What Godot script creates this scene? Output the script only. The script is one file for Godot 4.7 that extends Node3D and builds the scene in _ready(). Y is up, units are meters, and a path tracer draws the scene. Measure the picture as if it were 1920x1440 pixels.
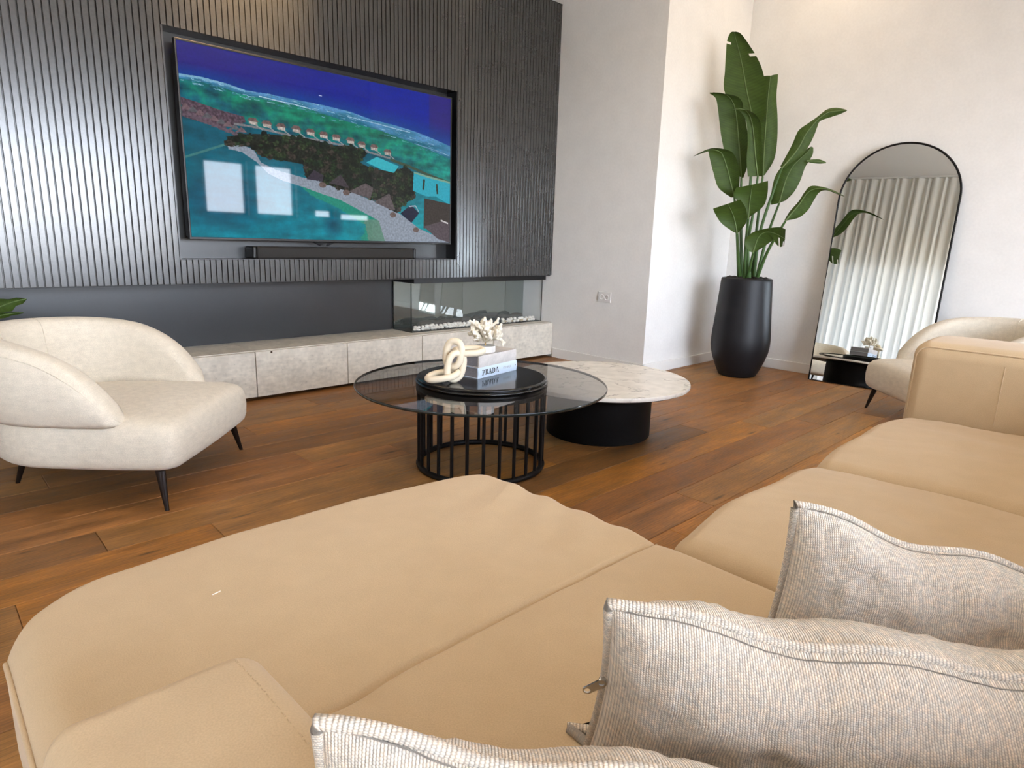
extends Node3D
# A living room: slatted dark TV wall, low concrete-look cabinets with a glass fireplace, two coffee tables,
# two cream armchairs, a tan corner sofa with pillows, a bird-of-paradise plant and an arched floor mirror.

const EYE := Vector3(0.0, 0.915, 0.0)
const FOCAL := 1191.4

var cam_basis: Basis
var M := {}
var taken := {}
var rng := RandomNumberGenerator.new()


# ------------------------------------------------------------------ mesh builder
class MB:
	var v := PackedVector3Array()
	var t := PackedVector2Array()
	var ix := PackedInt32Array()

	func add(p: Vector3, uv := Vector2.ZERO) -> int:
		v.append(p)
		t.append(uv)
		return v.size() - 1

	func tri(a: int, b: int, c: int) -> void:
		ix.append(a)
		ix.append(b)
		ix.append(c)

	func quad(a: int, b: int, c: int, d: int) -> void:
		tri(a, b, c)
		tri(a, c, d)

	func face(p: Array, uvs := []) -> void:
		var s := v.size()
		for k in p.size():
			add(p[k], uvs[k] if uvs.size() else Vector2(p[k].x, p[k].z))
		for k in range(1, p.size() - 1):
			tri(s, s + k, s + k + 1)

	# rows: Array of PackedVector3Array, all of one length
	func grid(rows: Array, wrap_u := false, wrap_v := false, flip := false, uv_scale := Vector2.ONE) -> void:
		var nr := rows.size()
		var nc: int = rows[0].size()
		var s := v.size()
		for r in nr:
			for c in nc:
				add(rows[r][c], Vector2(float(c) / maxf(1, nc - 1), float(r) / maxf(1, nr - 1)) * uv_scale)
		for r in (nr if wrap_v else nr - 1):
			for c in (nc if wrap_u else nc - 1):
				var a := s + r * nc + c
				var b := s + r * nc + (c + 1) % nc
				var d := s + ((r + 1) % nr) * nc + c
				var e := s + ((r + 1) % nr) * nc + (c + 1) % nc
				if flip:
					quad(a, d, e, b)
				else:
					quad(a, b, e, d)

	func fan(ring: PackedVector3Array, centre: Vector3, flip := false) -> void:
		var s := v.size()
		for p in ring:
			add(p)
		var c := add(centre)
		var n := ring.size()
		for k in n:
			if flip:
				tri(c, s + (k + 1) % n, s + k)
			else:
				tri(c, s + k, s + (k + 1) % n)

	func mesh() -> ArrayMesh:
		var n := PackedVector3Array()
		n.resize(v.size())
		var out := PackedInt32Array()
		out.resize(ix.size())
		for k in range(0, ix.size(), 3):
			var a := ix[k]
			var b := ix[k + 1]
			var c := ix[k + 2]
			var g := (v[b] - v[a]).cross(v[c] - v[a])
			n[a] += g
			n[b] += g
			n[c] += g
			out[k] = a
			out[k + 1] = c
			out[k + 2] = b
		for k in n.size():
			n[k] = n[k].normalized() if n[k].length_squared() > 1e-20 else Vector3.UP
		var arr := []
		arr.resize(Mesh.ARRAY_MAX)
		arr[Mesh.ARRAY_VERTEX] = v
		arr[Mesh.ARRAY_NORMAL] = n
		arr[Mesh.ARRAY_TEX_UV] = t
		arr[Mesh.ARRAY_INDEX] = out
		var m := ArrayMesh.new()
		m.add_surface_from_arrays(Mesh.PRIMITIVE_TRIANGLES, arr)
		return m


func axis_coords(h: float, r: float, seg: int, mid: int, extra := []) -> Array:
	var out := []
	var inner := h - r
	for i in range(seg, 0, -1):
		out.append(-inner - r * tan(PI / 4 * i / seg))
	var m := [-inner]
	for i in range(1, mid):
		m.append(lerpf(-inner, inner, float(i) / mid))
	if inner > 1e-6:
		m.append(inner)
	for e in extra:
		m.append(e)
	m.sort()
	out.append_array(m)
	for i in range(1, seg + 1):
		out.append(inner + r * tan(PI / 4 * i / seg))
	return out


# a box with rounded edges; deform takes and returns a point of the box's own axes
func rbox(mb: MB, c: Vector3, size: Vector3, r: float, seg := 2, mid := Vector3i(1, 1, 1), deform = null, extra := [[], [], []], turn := Basis.IDENTITY) -> void:
	var h := size / 2
	r = minf(r, minf(h.x, minf(h.y, h.z)) - 1e-5)
	var co := [axis_coords(h.x, r, seg, mid.x, extra[0]), axis_coords(h.y, r, seg, mid.y, extra[1]), axis_coords(h.z, r, seg, mid.z, extra[2])]
	var inner := h - Vector3.ONE * r
	var known := {}
	for ax in 3:
		var a1 := (ax + 1) % 3
		var a2 := (ax + 2) % 3
		for sgn in [-1.0, 1.0]:
			var n1: int = co[a1].size()
			var n2: int = co[a2].size()
			var idx := PackedInt32Array()
			for i in n1:
				for j in n2:
					var p := Vector3.ZERO
					p[ax] = sgn * h[ax]
					p[a1] = co[a1][i]
					p[a2] = co[a2][j]
					var q := p.clamp(-inner, inner)
					var d := (p - q).normalized()
					p = q + d * r
					if deform != null:
						p = deform.call(p)
					p = turn * p + c
					var key := Vector3i((p * 20000.0).round())
					if not known.has(key):
						known[key] = mb.add(p, Vector2(p.x, p.z))
					idx.append(known[key])
			for i in n1 - 1:
				for j in n2 - 1:
					var a := idx[i * n2 + j]
					var b := idx[(i + 1) * n2 + j]
					var e := idx[(i + 1) * n2 + j + 1]
					var f := idx[i * n2 + j + 1]
					if sgn > 0:
						mb.quad(a, b, e, f)
					else:
						mb.quad(a, f, e, b)


# a box with flat faces and small flat chamfers
func box(mb: MB, lo: Vector3, hi: Vector3, ch := 0.0) -> void:
	if ch > 0.0:
		rbox(mb, (lo + hi) / 2, hi - lo, ch, 1)
		return
	var p := func(x, y, z): return Vector3(hi.x if x else lo.x, hi.y if y else lo.y, hi.z if z else lo.z)
	mb.face([p.call(0, 0, 1), p.call(1, 0, 1), p.call(1, 1, 1), p.call(0, 1, 1)])
	mb.face([p.call(1, 0, 0), p.call(0, 0, 0), p.call(0, 1, 0), p.call(1, 1, 0)])
	mb.face([p.call(1, 0, 1), p.call(1, 0, 0), p.call(1, 1, 0), p.call(1, 1, 1)])
	mb.face([p.call(0, 0, 0), p.call(0, 0, 1), p.call(0, 1, 1), p.call(0, 1, 0)])
	mb.face([p.call(0, 1, 1), p.call(1, 1, 1), p.call(1, 1, 0), p.call(0, 1, 0)])
	mb.face([p.call(0, 0, 0), p.call(1, 0, 0), p.call(1, 0, 1), p.call(0, 0, 1)])


func tube(mb: MB, pts: Array, rad, sides := 8, closed := false, squash := Vector2.ONE) -> void:
	var n := pts.size()
	var rows := []
	var up := Vector3.ZERO
	for k in n:
		var a: Vector3 = pts[(k - 1 + n) % n] if closed or k > 0 else pts[k]
		var b: Vector3 = pts[(k + 1) % n] if closed or k < n - 1 else pts[k]
		var d := (b - a).normalized()
		if up == Vector3.ZERO:
			up = Vector3.UP if absf(d.y) < 0.9 else Vector3.RIGHT
		var x := up.cross(d).normalized()
		up = d.cross(x).normalized()
		var row := PackedVector3Array()
		var r: float = rad[k] if rad is Array else rad
		for s in sides:
			var ang := TAU * s / sides
			row.append(pts[k] + (x * cos(ang) * squash.x + up * sin(ang) * squash.y) * r)
		rows.append(row)
	mb.grid(rows, true, closed)
	if not closed:
		mb.fan(rows[0], pts[0], true)
		mb.fan(rows[n - 1], pts[n - 1])


# prof: Vector2(radius, height) from the bottom outside up; a repeated point makes a hard edge
func lathe(mb: MB, c: Vector3, prof: Array, seg := 48) -> void:
	var run := []
	var runs := []
	for k in prof.size():
		if k > 0 and prof[k] == prof[k - 1]:
			runs.append(run)
			run = []
		run.append(prof[k])
	runs.append(run)
	for rr in runs:
		if rr.size() < 2:
			continue
		var rows := []
		for q in rr:
			var row := PackedVector3Array()
			for s in seg:
				var ang := -TAU * s / seg
				row.append(c + Vector3(cos(ang) * q.x, q.y, sin(ang) * q.x))
			rows.append(row)
		mb.grid(rows, true)


# a flat polygon in x,y pushed along z from 0 to -depth, placed by xf
func prism(mb: MB, poly: PackedVector2Array, depth: float, xf: Transform3D) -> void:
	if Geometry2D.is_polygon_clockwise(poly):
		poly.reverse()
	var tr := Geometry2D.triangulate_polygon(poly)
	var n := poly.size()
	for side in 2:
		var s := mb.v.size()
		for p in poly:
			mb.add(xf * Vector3(p.x, p.y, 0.0 if side == 0 else -depth), p)
		for k in range(0, tr.size(), 3):
			var a := poly[tr[k]]
			var ccw := (poly[tr[k + 1]] - a).cross(poly[tr[k + 2]] - a) > 0
			if ccw == (side == 0):
				mb.tri(s + tr[k], s + tr[k + 1], s + tr[k + 2])
			else:
				mb.tri(s + tr[k], s + tr[k + 2], s + tr[k + 1])
	for k in n:
		var a := poly[k]
		var b := poly[(k + 1) % n]
		mb.face([xf * Vector3(a.x, a.y, -depth), xf * Vector3(b.x, b.y, -depth), xf * Vector3(b.x, b.y, 0), xf * Vector3(a.x, a.y, 0)])


# ------------------------------------------------------------------ nodes
func numbered(called: String) -> String:
	if not taken.has(called):
		taken[called] = 0
		return called
	taken[called] += 1
	return "%s_%03d" % [called, taken[called]]


func tag(o: Node, label := "", category := "", group := "", kind := "") -> Node:
	if label: o.set_meta("label", label)
	if category: o.set_meta("category", category)
	if group: o.set_meta("group", group)
	if kind: o.set_meta("kind", kind)
	return o


func thing(called: String, label: String, category: String, at := Vector3.ZERO, group := "", basis := Basis.IDENTITY) -> Node3D:
	var o := Node3D.new()
	o.name = numbered(called)
	add_child(o, true)
	o.transform = Transform3D(basis, at)
	tag(o, label, category, group)
	return o


func put(mesh: Mesh, called: String, m: Material, parent: Node) -> MeshInstance3D:
	var o := MeshInstance3D.new()
	o.name = numbered(called) if parent == self else called
	o.mesh = mesh
	o.material_override = m
	o.cast_shadow = GeometryInstance3D.SHADOW_CASTING_SETTING_ON
	parent.add_child(o, true)
	return o


func build(mb: MB, called: String, m: Material, parent: Node = self) -> MeshInstance3D:
	return put(mb.mesh(), called, m, parent)


func struct(mb: MB, called: String, m: Material) -> MeshInstance3D:
	var o := build(mb, called, m)
	o.set_meta("kind", "structure")
	return o


func boxed(lo: Vector3, hi: Vector3, ch := 0.0) -> MB:
	var mb := MB.new()
	box(mb, lo, hi, ch)
	return mb


# the direction that a pixel of the 1920 x 1440 photograph looks in
func ray(u: float, v: float) -> Vector3:
	return cam_basis * Vector3((u - 960.0) / FOCAL, (720.0 - v) / FOCAL, -1.0)


# where that direction reaches a height, or an upright plane square to `towards` at a distance
func on_height(u: float, v: float, h: float) -> Vector3:
	var r := ray(u, v)
	return EYE + r * ((h - EYE.y) / r.y)


func on_distance(u: float, v: float, towards: Vector3, dist: float) -> Vector3:
	var r := ray(u, v)
	return EYE + r * (dist / r.dot(towards))


# ------------------------------------------------------------------ materials
func mat(c: Color, rough := 0.6, metal := 0.0, spec := 0.5) -> StandardMaterial3D:
	var m := StandardMaterial3D.new()
	m.albedo_color = c
	m.roughness = rough
	m.metallic = metal
	m.metallic_specular = spec
	return m


func rgb8(r: float, g: float, b: float) -> Color:
	return Color(r / 255.0, g / 255.0, b / 255.0)


func noise_bytes(w: int, h: int, freq: float, sd: int, oct := 4, kind := FastNoiseLite.TYPE_SIMPLEX_SMOOTH) -> PackedByteArray:
	var n := FastNoiseLite.new()
	n.noise_type = kind
	n.seed = sd
	n.frequency = freq
	n.fractal_octaves = oct
	return n.get_seamless_image(w, h).get_data()


func stretched(w: int, h: int, sw: int, sh: int, freq: float, sd: int, oct := 3) -> PackedByteArray:
	var n := FastNoiseLite.new()
	n.noise_type = FastNoiseLite.TYPE_SIMPLEX_SMOOTH
	n.seed = sd
	n.frequency = freq
	n.fractal_octaves = oct
	var im := n.get_seamless_image(sw, sh)
	im.resize(w, h, Image.INTERPOLATE_CUBIC)
	return im.get_data()


func texture(w: int, h: int, data: PackedByteArray, fmt := Image.FORMAT_RGB8) -> ImageTexture:
	return ImageTexture.create_from_image(Image.create_from_data(w, h, false, fmt, data))


func tri_planar(m: StandardMaterial3D, metres: float) -> StandardMaterial3D:
	m.uv1_triplanar = true
	m.uv1_world_triplanar = true
	m.uv1_scale = Vector3.ONE / metres
	return m


# a cloth or plaster: a colour with fine and coarse mottling, and a little relief
func mottled(c: Color, fine: float, coarse: float, rough: float, metres: float, sd: int, relief := 0.0, size := 512, spec := 0.5, fine_freq := 0.12) -> StandardMaterial3D:
	var a := noise_bytes(size, size, fine_freq, sd, 3)
	var b := noise_bytes(size, size, 0.012, sd + 7, 4)
	var d := PackedByteArray()
	d.resize(size * size * 3)
	for k in size * size:
		var f := 1.0 + fine * (a[k] / 127.5 - 1.0) + coarse * (b[k] / 127.5 - 1.0)
		d[k * 3] = int(clampf(c.r8 * f, 0, 255))
		d[k * 3 + 1] = int(clampf(c.g8 * f, 0, 255))
		d[k * 3 + 2] = int(clampf(c.b8 * f, 0, 255))
	var m := mat(Color.WHITE, rough, 0.0, spec)
	m.albedo_texture = texture(size, size, d)
	if relief > 0.0:
		m.heightmap_enabled = true
		m.heightmap_scale = relief
		m.heightmap_texture = texture(size, size, a, Image.FORMAT_L8)
	return tri_planar(m, metres)


func make_materials() -> void:
	M.wall = mottled(rgb8(229, 227, 223), 0.012, 0.012, 0.9, 1.3, 11, 0.02, 512, 0.3)
	M.ceiling = mat(rgb8(232, 230, 226), 0.95, 0.0, 0.2)
	M.trim = mat(rgb8(228, 226, 221), 0.45)
	M.slat = mottled(rgb8(53, 53, 52), 0.05, 0.05, 0.23, 0.5, 21, 0.0, 256, 0.70)
	M.board = mottled(rgb8(40, 41, 42), 0.04, 0.05, 0.30, 0.7, 22, 0.0, 256, 0.6)
	M.black = mat(rgb8(16, 16, 17), 0.4)
	M.black_gloss = mat(rgb8(9, 9, 10), 0.12)
	M.black_metal = mat(rgb8(16, 14, 14), 0.45, 0.0, 0.3)
	M.grille = mottled(rgb8(38, 36, 34), 0.15, 0.02, 0.7, 0.05, 25, 0.0, 128, 0.4)
	M.leg_metal = mat(rgb8(34, 24, 19), 0.35, 0.5)
	M.chair = chenille()
	M.sofa = suede()
	M.pillow = knit()
	M.concrete = concrete()
	M.marble = marble()
	M.glass = mat(Color(0.03, 0.034, 0.032, 0.42), 0.0, 0.0, 0.55)
	M.glass.transparency = BaseMaterial3D.TRANSPARENCY_ALPHA
	M.glass_edge = mat(rgb8(30, 36, 34), 0.1)
	M.pane = mat(Color(0.85, 0.93, 0.92, 0.05), 0.0, 0.0, 0.5)
	M.pane.transparency = BaseMaterial3D.TRANSPARENCY_ALPHA
	M.dark_mirror = mat(rgb8(136, 142, 136), 0.03, 0.85)
	M.mirror = mat(rgb8(236, 240, 238), 0.0, 1.0)
	M.pebble = mat(rgb8(232, 228, 218), 0.55)
	M.pebble_tan = mat(rgb8(176, 158, 128), 0.6)
	M.log = mottled(rgb8(66, 60, 54), 0.3, 0.25, 0.9, 0.2, 41, 0.3, 256)
	M.ash = mottled(rgb8(30, 28, 27), 0.4, 0.2, 0.95, 0.1, 42, 0.3, 128)
	M.bone = mat(rgb8(232, 218, 192), 0.5)
	M.coral = mottled(rgb8(238, 230, 212), 0.08, 0.03, 0.75, 0.03, 43, 0.05, 128)
	M.white_stone = mottled(rgb8(232, 228, 222), 0.03, 0.06, 0.3, 0.12, 44, 0.0, 128)
	M.brass = mat(rgb8(190, 160, 110), 0.3, 0.9)
	M.book_grey = mottled(rgb8(206, 200, 194), 0.04, 0.06, 0.55, 0.1, 45, 0.0, 128)
	M.book_blue = mat(rgb8(206, 220, 234), 0.5)
	M.pages = mottled(rgb8(150, 146, 150), 0.12, 0.05, 0.8, 0.02, 46, 0.0, 128)
	M.ink = mat(rgb8(18, 20, 26), 0.6)
	M.faint_ink = mat(rgb8(150, 142, 140), 0.6)
	M.pot = mat(rgb8(22, 22, 25), 0.46, 0.0, 0.38)
	M.soil = mottled(rgb8(30, 26, 23), 0.4, 0.3, 0.95, 0.12, 47, 0.5, 128)
	M.leaf = leaf_material(rgb8(60, 80, 30), 0.3)
	M.midrib = mat(rgb8(96, 116, 66), 0.55)
	M.stem = mat(rgb8(62, 92, 42), 0.5)
	M.socket = mat(rgb8(222, 220, 216), 0.3)
	M.hole = mat(rgb8(70, 68, 66), 0.6)
	M.chrome = mat(rgb8(200, 200, 200), 0.2, 1.0)
	M.lint = mat(rgb8(244, 236, 226), 0.9)
	M.curtain = mat(rgb8(236, 232, 224), 0.95, 0.0, 0.1)
	M.curtain.backlight_enabled = true
	M.curtain.backlight = rgb8(92, 95, 98)
	M.alu = mat(rgb8(90, 92, 94), 0.4, 0.3)
	M.terrace = mottled(rgb8(170, 164, 154), 0.08, 0.08, 0.85, 0.8, 48, 0.0, 128)
	M.lamp = mat(rgb8(255, 236, 208), 0.5)
	M.lamp.emission_enabled = true
	M.lamp.emission = rgb8(255, 214, 160)
	M.lamp.emission_energy_multiplier = 3.0
	wood_materials()


func chenille() -> StandardMaterial3D:
	var s := 512
	var a := noise_bytes(s, s, 0.2, 31, 2)
	var b := noise_bytes(s, s, 0.022, 32, 4)
	var c := stretched(s, s, 64, 512, 0.09, 33)
	var d := PackedByteArray()
	d.resize(s * s * 3)
	for k in s * s:
		var f := 1.0 + 0.085 * (a[k] / 127.5 - 1.0) + 0.04 * (b[k] / 127.5 - 1.0) + 0.025 * (c[k] / 127.5 - 1.0)
		d[k * 3] = int(clampf(216 * f, 0, 255))
		d[k * 3 + 1] = int(clampf(206 * f, 0, 255))
		d[k * 3 + 2] = int(clampf(188 * f, 0, 255))
	var m := mat(Color.WHITE, 0.92, 0.0, 0.2)
	m.albedo_texture = texture(s, s, d)
	m.rim_enabled = true
	m.rim = 0.35
	m.rim_tint = 0.4
	m.heightmap_enabled = true
	m.heightmap_scale = 0.05
	m.heightmap_texture = texture(s, s, a, Image.FORMAT_L8)
	return tri_planar(m, 0.35)


func suede() -> StandardMaterial3D:
	var s := 1024
	var a := noise_bytes(s, s, 0.16, 51, 3)
	var b := noise_bytes(s, s, 0.006, 52, 4)
	var c := stretched(s, s, 1024, 256, 0.1, 53)
	var d := PackedByteArray()
	var h := PackedByteArray()
	d.resize(s * s * 3)
	h.resize(s * s)
	for k in s * s:
		var f := 1.0 + 0.045 * (a[k] / 127.5 - 1.0) + 0.014 * (b[k] / 127.5 - 1.0)
		d[k * 3] = int(clampf(200 * f, 0, 255))
		d[k * 3 + 1] = int(clampf(175 * f, 0, 255))
		d[k * 3 + 2] = int(clampf(140 * f, 0, 255))
		h[k] = int(a[k] * 0.6 + c[k] * 0.4)
	var m := mat(Color.WHITE, 0.88, 0.0, 0.25)
	m.albedo_texture = texture(s, s, d)
	m.rim_enabled = true
	m.rim = 0.3
	m.rim_tint = 0.5
	m.heightmap_enabled = true
	m.heightmap_scale = 0.035
	m.heightmap_texture = texture(s, s, h, Image.FORMAT_L8)
	return tri_planar(m, 0.4)


# chunky woven cloth: rows of short stitches, threads of two tones
func knit() -> StandardMaterial3D:
	var s := 1024
	var cols := 64
	var rows := 64
	var tone := noise_bytes(s, s, 0.014, 61, 4)
	var streak := stretched(s, s, 1024, 64, 0.06, 62)
	var d := PackedByteArray()
	var h := PackedByteArray()
	d.resize(s * s * 3)
	h.resize(s * s)
	var cell := float(s) / cols
	var bit := PackedFloat32Array()
	rng.seed = 63
	for k in cols * rows:
		bit.append(rng.randf())
	for y in s:
		for x in s:
			var k := y * s + x
			var fx := x / cell
			var fy := y / cell + (0.5 if int(fx) % 2 else 0.0)
			var cx := int(fx)
			var cy := int(fy) % rows
			var ux := fx - floorf(fx) - 0.5
			var uy := fy - floorf(fy) - 0.5
			var bump := clampf(1.0 - (ux * ux * 3.8 + uy * uy * 1.7), 0.0, 1.0)
			var w: float = bit[cy * cols + cx]
			var f := 0.76 + 0.21 * bump + 0.10 * (w - 0.5) + 0.07 * (tone[k] / 127.5 - 1.0) + 0.05 * (streak[k] / 127.5 - 1.0)
			var warm := clampf(0.5 + 0.55 * (tone[k] / 127.5 - 1.0), 0.0, 1.0)
			d[k * 3] = int(clampf(238 * f, 0, 255))
			d[k * 3 + 1] = int(clampf(lerpf(229, 217, warm) * f, 0, 255))
			d[k * 3 + 2] = int(clampf(lerpf(214, 193, warm) * f, 0, 255))
			h[k] = int(255 * bump)
	var m := mat(Color.WHITE, 0.95, 0.0, 0.2)
	m.albedo_texture = texture(s, s, d)
	m.heightmap_enabled = true
	m.heightmap_scale = 0.07
	m.heightmap_texture = texture(s, s, h, Image.FORMAT_L8)
	m.rim_enabled = true
	m.rim = 0.3
	m.rim_tint = 0.3
	m.uv1_scale = Vector3(1.0 / 0.145, 1.0 / 0.145, 1)
	return m


func concrete() -> StandardMaterial3D:
	var s := 512
	var a := noise_bytes(s, s, 0.03, 71, 5)
	var b := noise_bytes(s, s, 0.008, 72, 4)
	var c := stretched(s, s, 128, 512, 0.05, 73)
	var d := PackedByteArray()
	d.resize(s * s * 3)
	for k in s * s:
		var n := a[k] / 127.5 - 1.0
		var f := 1.0 + 0.05 * n + 0.06 * (b[k] / 127.5 - 1.0) + 0.04 * (c[k] / 127.5 - 1.0)
		if n < -0.72:
			f -= 0.10
		d[k * 3] = int(clampf(208 * f, 0, 255))
		d[k * 3 + 1] = int(clampf(201 * f, 0, 255))
		d[k * 3 + 2] = int(clampf(187 * f, 0, 255))
	var m := mat(Color.WHITE, 0.5, 0.0, 0.4)
	m.albedo_texture = texture(s, s, d)
	return tri_planar(m, 0.55)


func marble() -> StandardMaterial3D:
	var s := 1024
	var n1 := FastNoiseLite.new()
	n1.seed = 81
	n1.frequency = 0.0032
	n1.fractal_octaves = 5
	n1.domain_warp_enabled = true
	n1.domain_warp_amplitude = 70.0
	n1.domain_warp_frequency = 0.006
	var a := n1.get_image(s, s).get_data()
	var b := noise_bytes(s, s, 0.01, 82, 5)
	var d := PackedByteArray()
	d.resize(s * s * 3)
	for k in s * s:
		var n := absf(a[k] / 127.5 - 1.0)
		var vein := exp(-n * 30.0) * clampf(b[k] / 90.0 - 0.95, 0.0, 1.0)
		var cloud := 0.05 * (b[k] / 127.5 - 1.0)
		var f := 1.0 + cloud - 0.42 * vein
		d[k * 3] = int(clampf(232 * f, 0, 255))
		d[k * 3 + 1] = int(clampf(227 * f, 0, 255))
		d[k * 3 + 2] = int(clampf(216 * f, 0, 255))
	var m := mat(Color.WHITE, 0.22, 0.0, 0.5)
	m.albedo_texture = texture(s, s, d)
	return tri_planar(m, 1.0)


func leaf_material(c: Color, through: float) -> StandardMaterial3D:
	var w := 64
	var h := 512
	var n := noise_bytes(w, h, 0.03, 91, 3)
	var d := PackedByteArray()
	d.resize(w * h * 3)
	for y in h:
		for x in w:
			var k := y * w + x
			var bend := absf(x - w / 2.0) / w
			var stripe := sin((y / 512.0 * 46.0 - bend * 5.0) * TAU)
			var f := 1.0 + 0.045 * stripe + 0.10 * (n[k] / 127.5 - 1.0)
			d[k * 3] = int(clampf(c.r8 * f, 0, 255))
			d[k * 3 + 1] = int(clampf(c.g8 * f, 0, 255))
			d[k * 3 + 2] = int(clampf(c.b8 * f, 0, 255))
	var m := mat(Color.WHITE, 0.55, 0.0, 0.35)
	m.albedo_texture = texture(w, h, d)
	m.cull_mode = BaseMaterial3D.CULL_DISABLED
	m.backlight_enabled = true
	m.backlight = Color(through, through, through * 0.7)
	return m


func wood_materials() -> void:
	var w := 1024
	var h := 512
	var grain := stretched(w, h, 40, 512, 0.16, 101, 4)
	var broad := stretched(w, h, 48, 96, 0.05, 102, 3)
	var fleck := stretched(w, h, 160, 512, 0.25, 103, 2)
	var wear := noise_bytes(w, h, 0.012, 104, 4)
	var knots := []
	rng.seed = 105
	for k in 4:
		knots.append([rng.randf() * w, rng.randf() * h, rng.randf_range(5, 11)])
	var d := PackedByteArray()
	var rough := PackedByteArray()
	d.resize(w * h * 3)
	rough.resize(w * h)
	for y in h:
		for x in w:
			var k := y * w + x
			var f := 1.0 + 0.14 * (grain[k] / 127.5 - 1.0) + 0.12 * (broad[k] / 127.5 - 1.0) + 0.10 * (fleck[k] / 127.5 - 1.0) + 0.10 * (wear[k] / 127.5 - 1.0)
			for q in knots:
				var dx: float = (x - q[0]) / (q[2] * 2.6)
				var dy: float = (y - q[1]) / q[2]
				var rr := dx * dx + dy * dy
				if rr < 4.0:
					f *= 1.0 - 0.4 * exp(-rr * 1.6)
			d[k * 3] = int(clampf(148 * f, 0, 255))
			d[k * 3 + 1] = int(clampf(106 * f, 0, 255))
			d[k * 3 + 2] = int(clampf(58 * f * (0.92 + 0.08 * f), 0, 255))
			rough[k] = int(clampf(138 + 22 * (wear[k] / 127.5 - 1.0) + 14 * (grain[k] / 127.5 - 1.0), 0, 255))
	var t := texture(w, h, d)
	var r := texture(w, h, rough, Image.FORMAT_L8)
	var bump := texture(w, h, grain, Image.FORMAT_L8)
	M.wood = []
	for c in [Color(1.0, 1.0, 1.0), Color(0.90, 0.88, 0.88), Color(1.08, 1.06, 0.92), Color(0.93, 0.88, 0.86), Color(1.0, 0.96, 0.96), Color(0.84, 0.82, 0.82)]:
		var m := mat(Color(minf(c.r, 1), minf(c.g, 1), minf(c.b, 1)), 0.95)
		m.albedo_texture = t
		m.roughness_texture = r
		m.heightmap_enabled = true
		m.heightmap_scale = 0.03
		m.heightmap_texture = bump
		M.wood.append(m)
	M.wood[2].albedo_color = Color(1.06, 1.0, 0.82)
	M.sub_floor = mat(rgb8(60, 40, 26), 0.9)
	M.joint = mat(rgb8(58, 36, 20), 0.9)


# ------------------------------------------------------------------ the scene
func _ready() -> void:
	# camera
	cam_basis = Basis.from_euler(Vector3(deg_to_rad(-12.77), deg_to_rad(-43.89), deg_to_rad(1.65)), EULER_ORDER_YXZ)
	var cam := Camera3D.new()
	cam.name = "camera"
	cam.fov = 2.0 * rad_to_deg(atan(720.0 / FOCAL))
	cam.near = 0.02
	cam.far = 200.0
	add_child(cam)
	cam.transform = Transform3D(cam_basis, EYE)
	cam.current = true
	# sky and exposure: overcast-bright daylight outside the windows
	var env := Environment.new()
	env.background_mode = Environment.BG_SKY
	var sky := Sky.new()
	var sm := ProceduralSkyMaterial.new()
	sm.sky_top_color = rgb8(200, 216, 240)
	sm.sky_horizon_color = rgb8(230, 238, 250)
	sm.ground_bottom_color = rgb8(150, 146, 140)
	sm.ground_horizon_color = rgb8(200, 198, 194)
	sky.sky_material = sm
	env.sky = sky
	env.background_energy_multiplier = 20.0
	env.tonemap_mode = Environment.TONE_MAPPER_LINEAR
	env.tonemap_exposure = 1.5
	env.sdfgi_enabled = true
	env.ssao_enabled = true
	env.ssil_enabled = true
	var we := WorldEnvironment.new()
	we.name = "environment"
	we.environment = env
	add_child(we)

	make_materials()
	room()
	floor_planks()
	slatted_wall()
	television()
	cabinets()
	fireplace()
	curtains()
	downlights()
	sofa()
	pillows()
	armchair(Vector3(0.758, 0, -2.447), Vector3(0.741, 0, 0.671), "cream fabric armchair standing in front of the dark slatted wall")
	armchair(Vector3(3.84, 0, -0.96), Vector3(-0.7071, 0, -0.7071), "cream fabric armchair beside the arched mirror, behind the sofa armrest")
	glass_table()
	marble_table()
	table_decor()
	potted_plant()
	mirror()
	socket()
	corner_plant()
	small_things()


# ------------------------------------------------------------------ setting
const CEIL := 3.2

# an upright wall slab along x (axis 0) or z (axis 2), with openings [from, to, bottom, top]
func wall_slab(called: String, axis: int, from: float, to: float, at: float, thick: float, openings: Array) -> void:
	var mb := MB.new()
	var put_box := func(a: float, b: float, lo: float, hi: float):
		if b - a < 1e-4 or hi - lo < 1e-4: return
		if axis == 0:
			box(mb, Vector3(a, lo, minf(at, at + thick)), Vector3(b, hi, maxf(at, at + thick)))
		else:
			box(mb, Vector3(minf(at, at + thick), lo, a), Vector3(maxf(at, at + thick), hi, b))
	var x := from
	for o in openings:
		put_box.call(x, o[0], 0.0, CEIL)
		put_box.call(o[0], o[1], 0.0, o[2])
		put_box.call(o[0], o[1], o[3], CEIL)
		x = o[1]
	put_box.call(x, to, 0.0, CEIL)
	struct(mb, called, M.wall)


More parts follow.
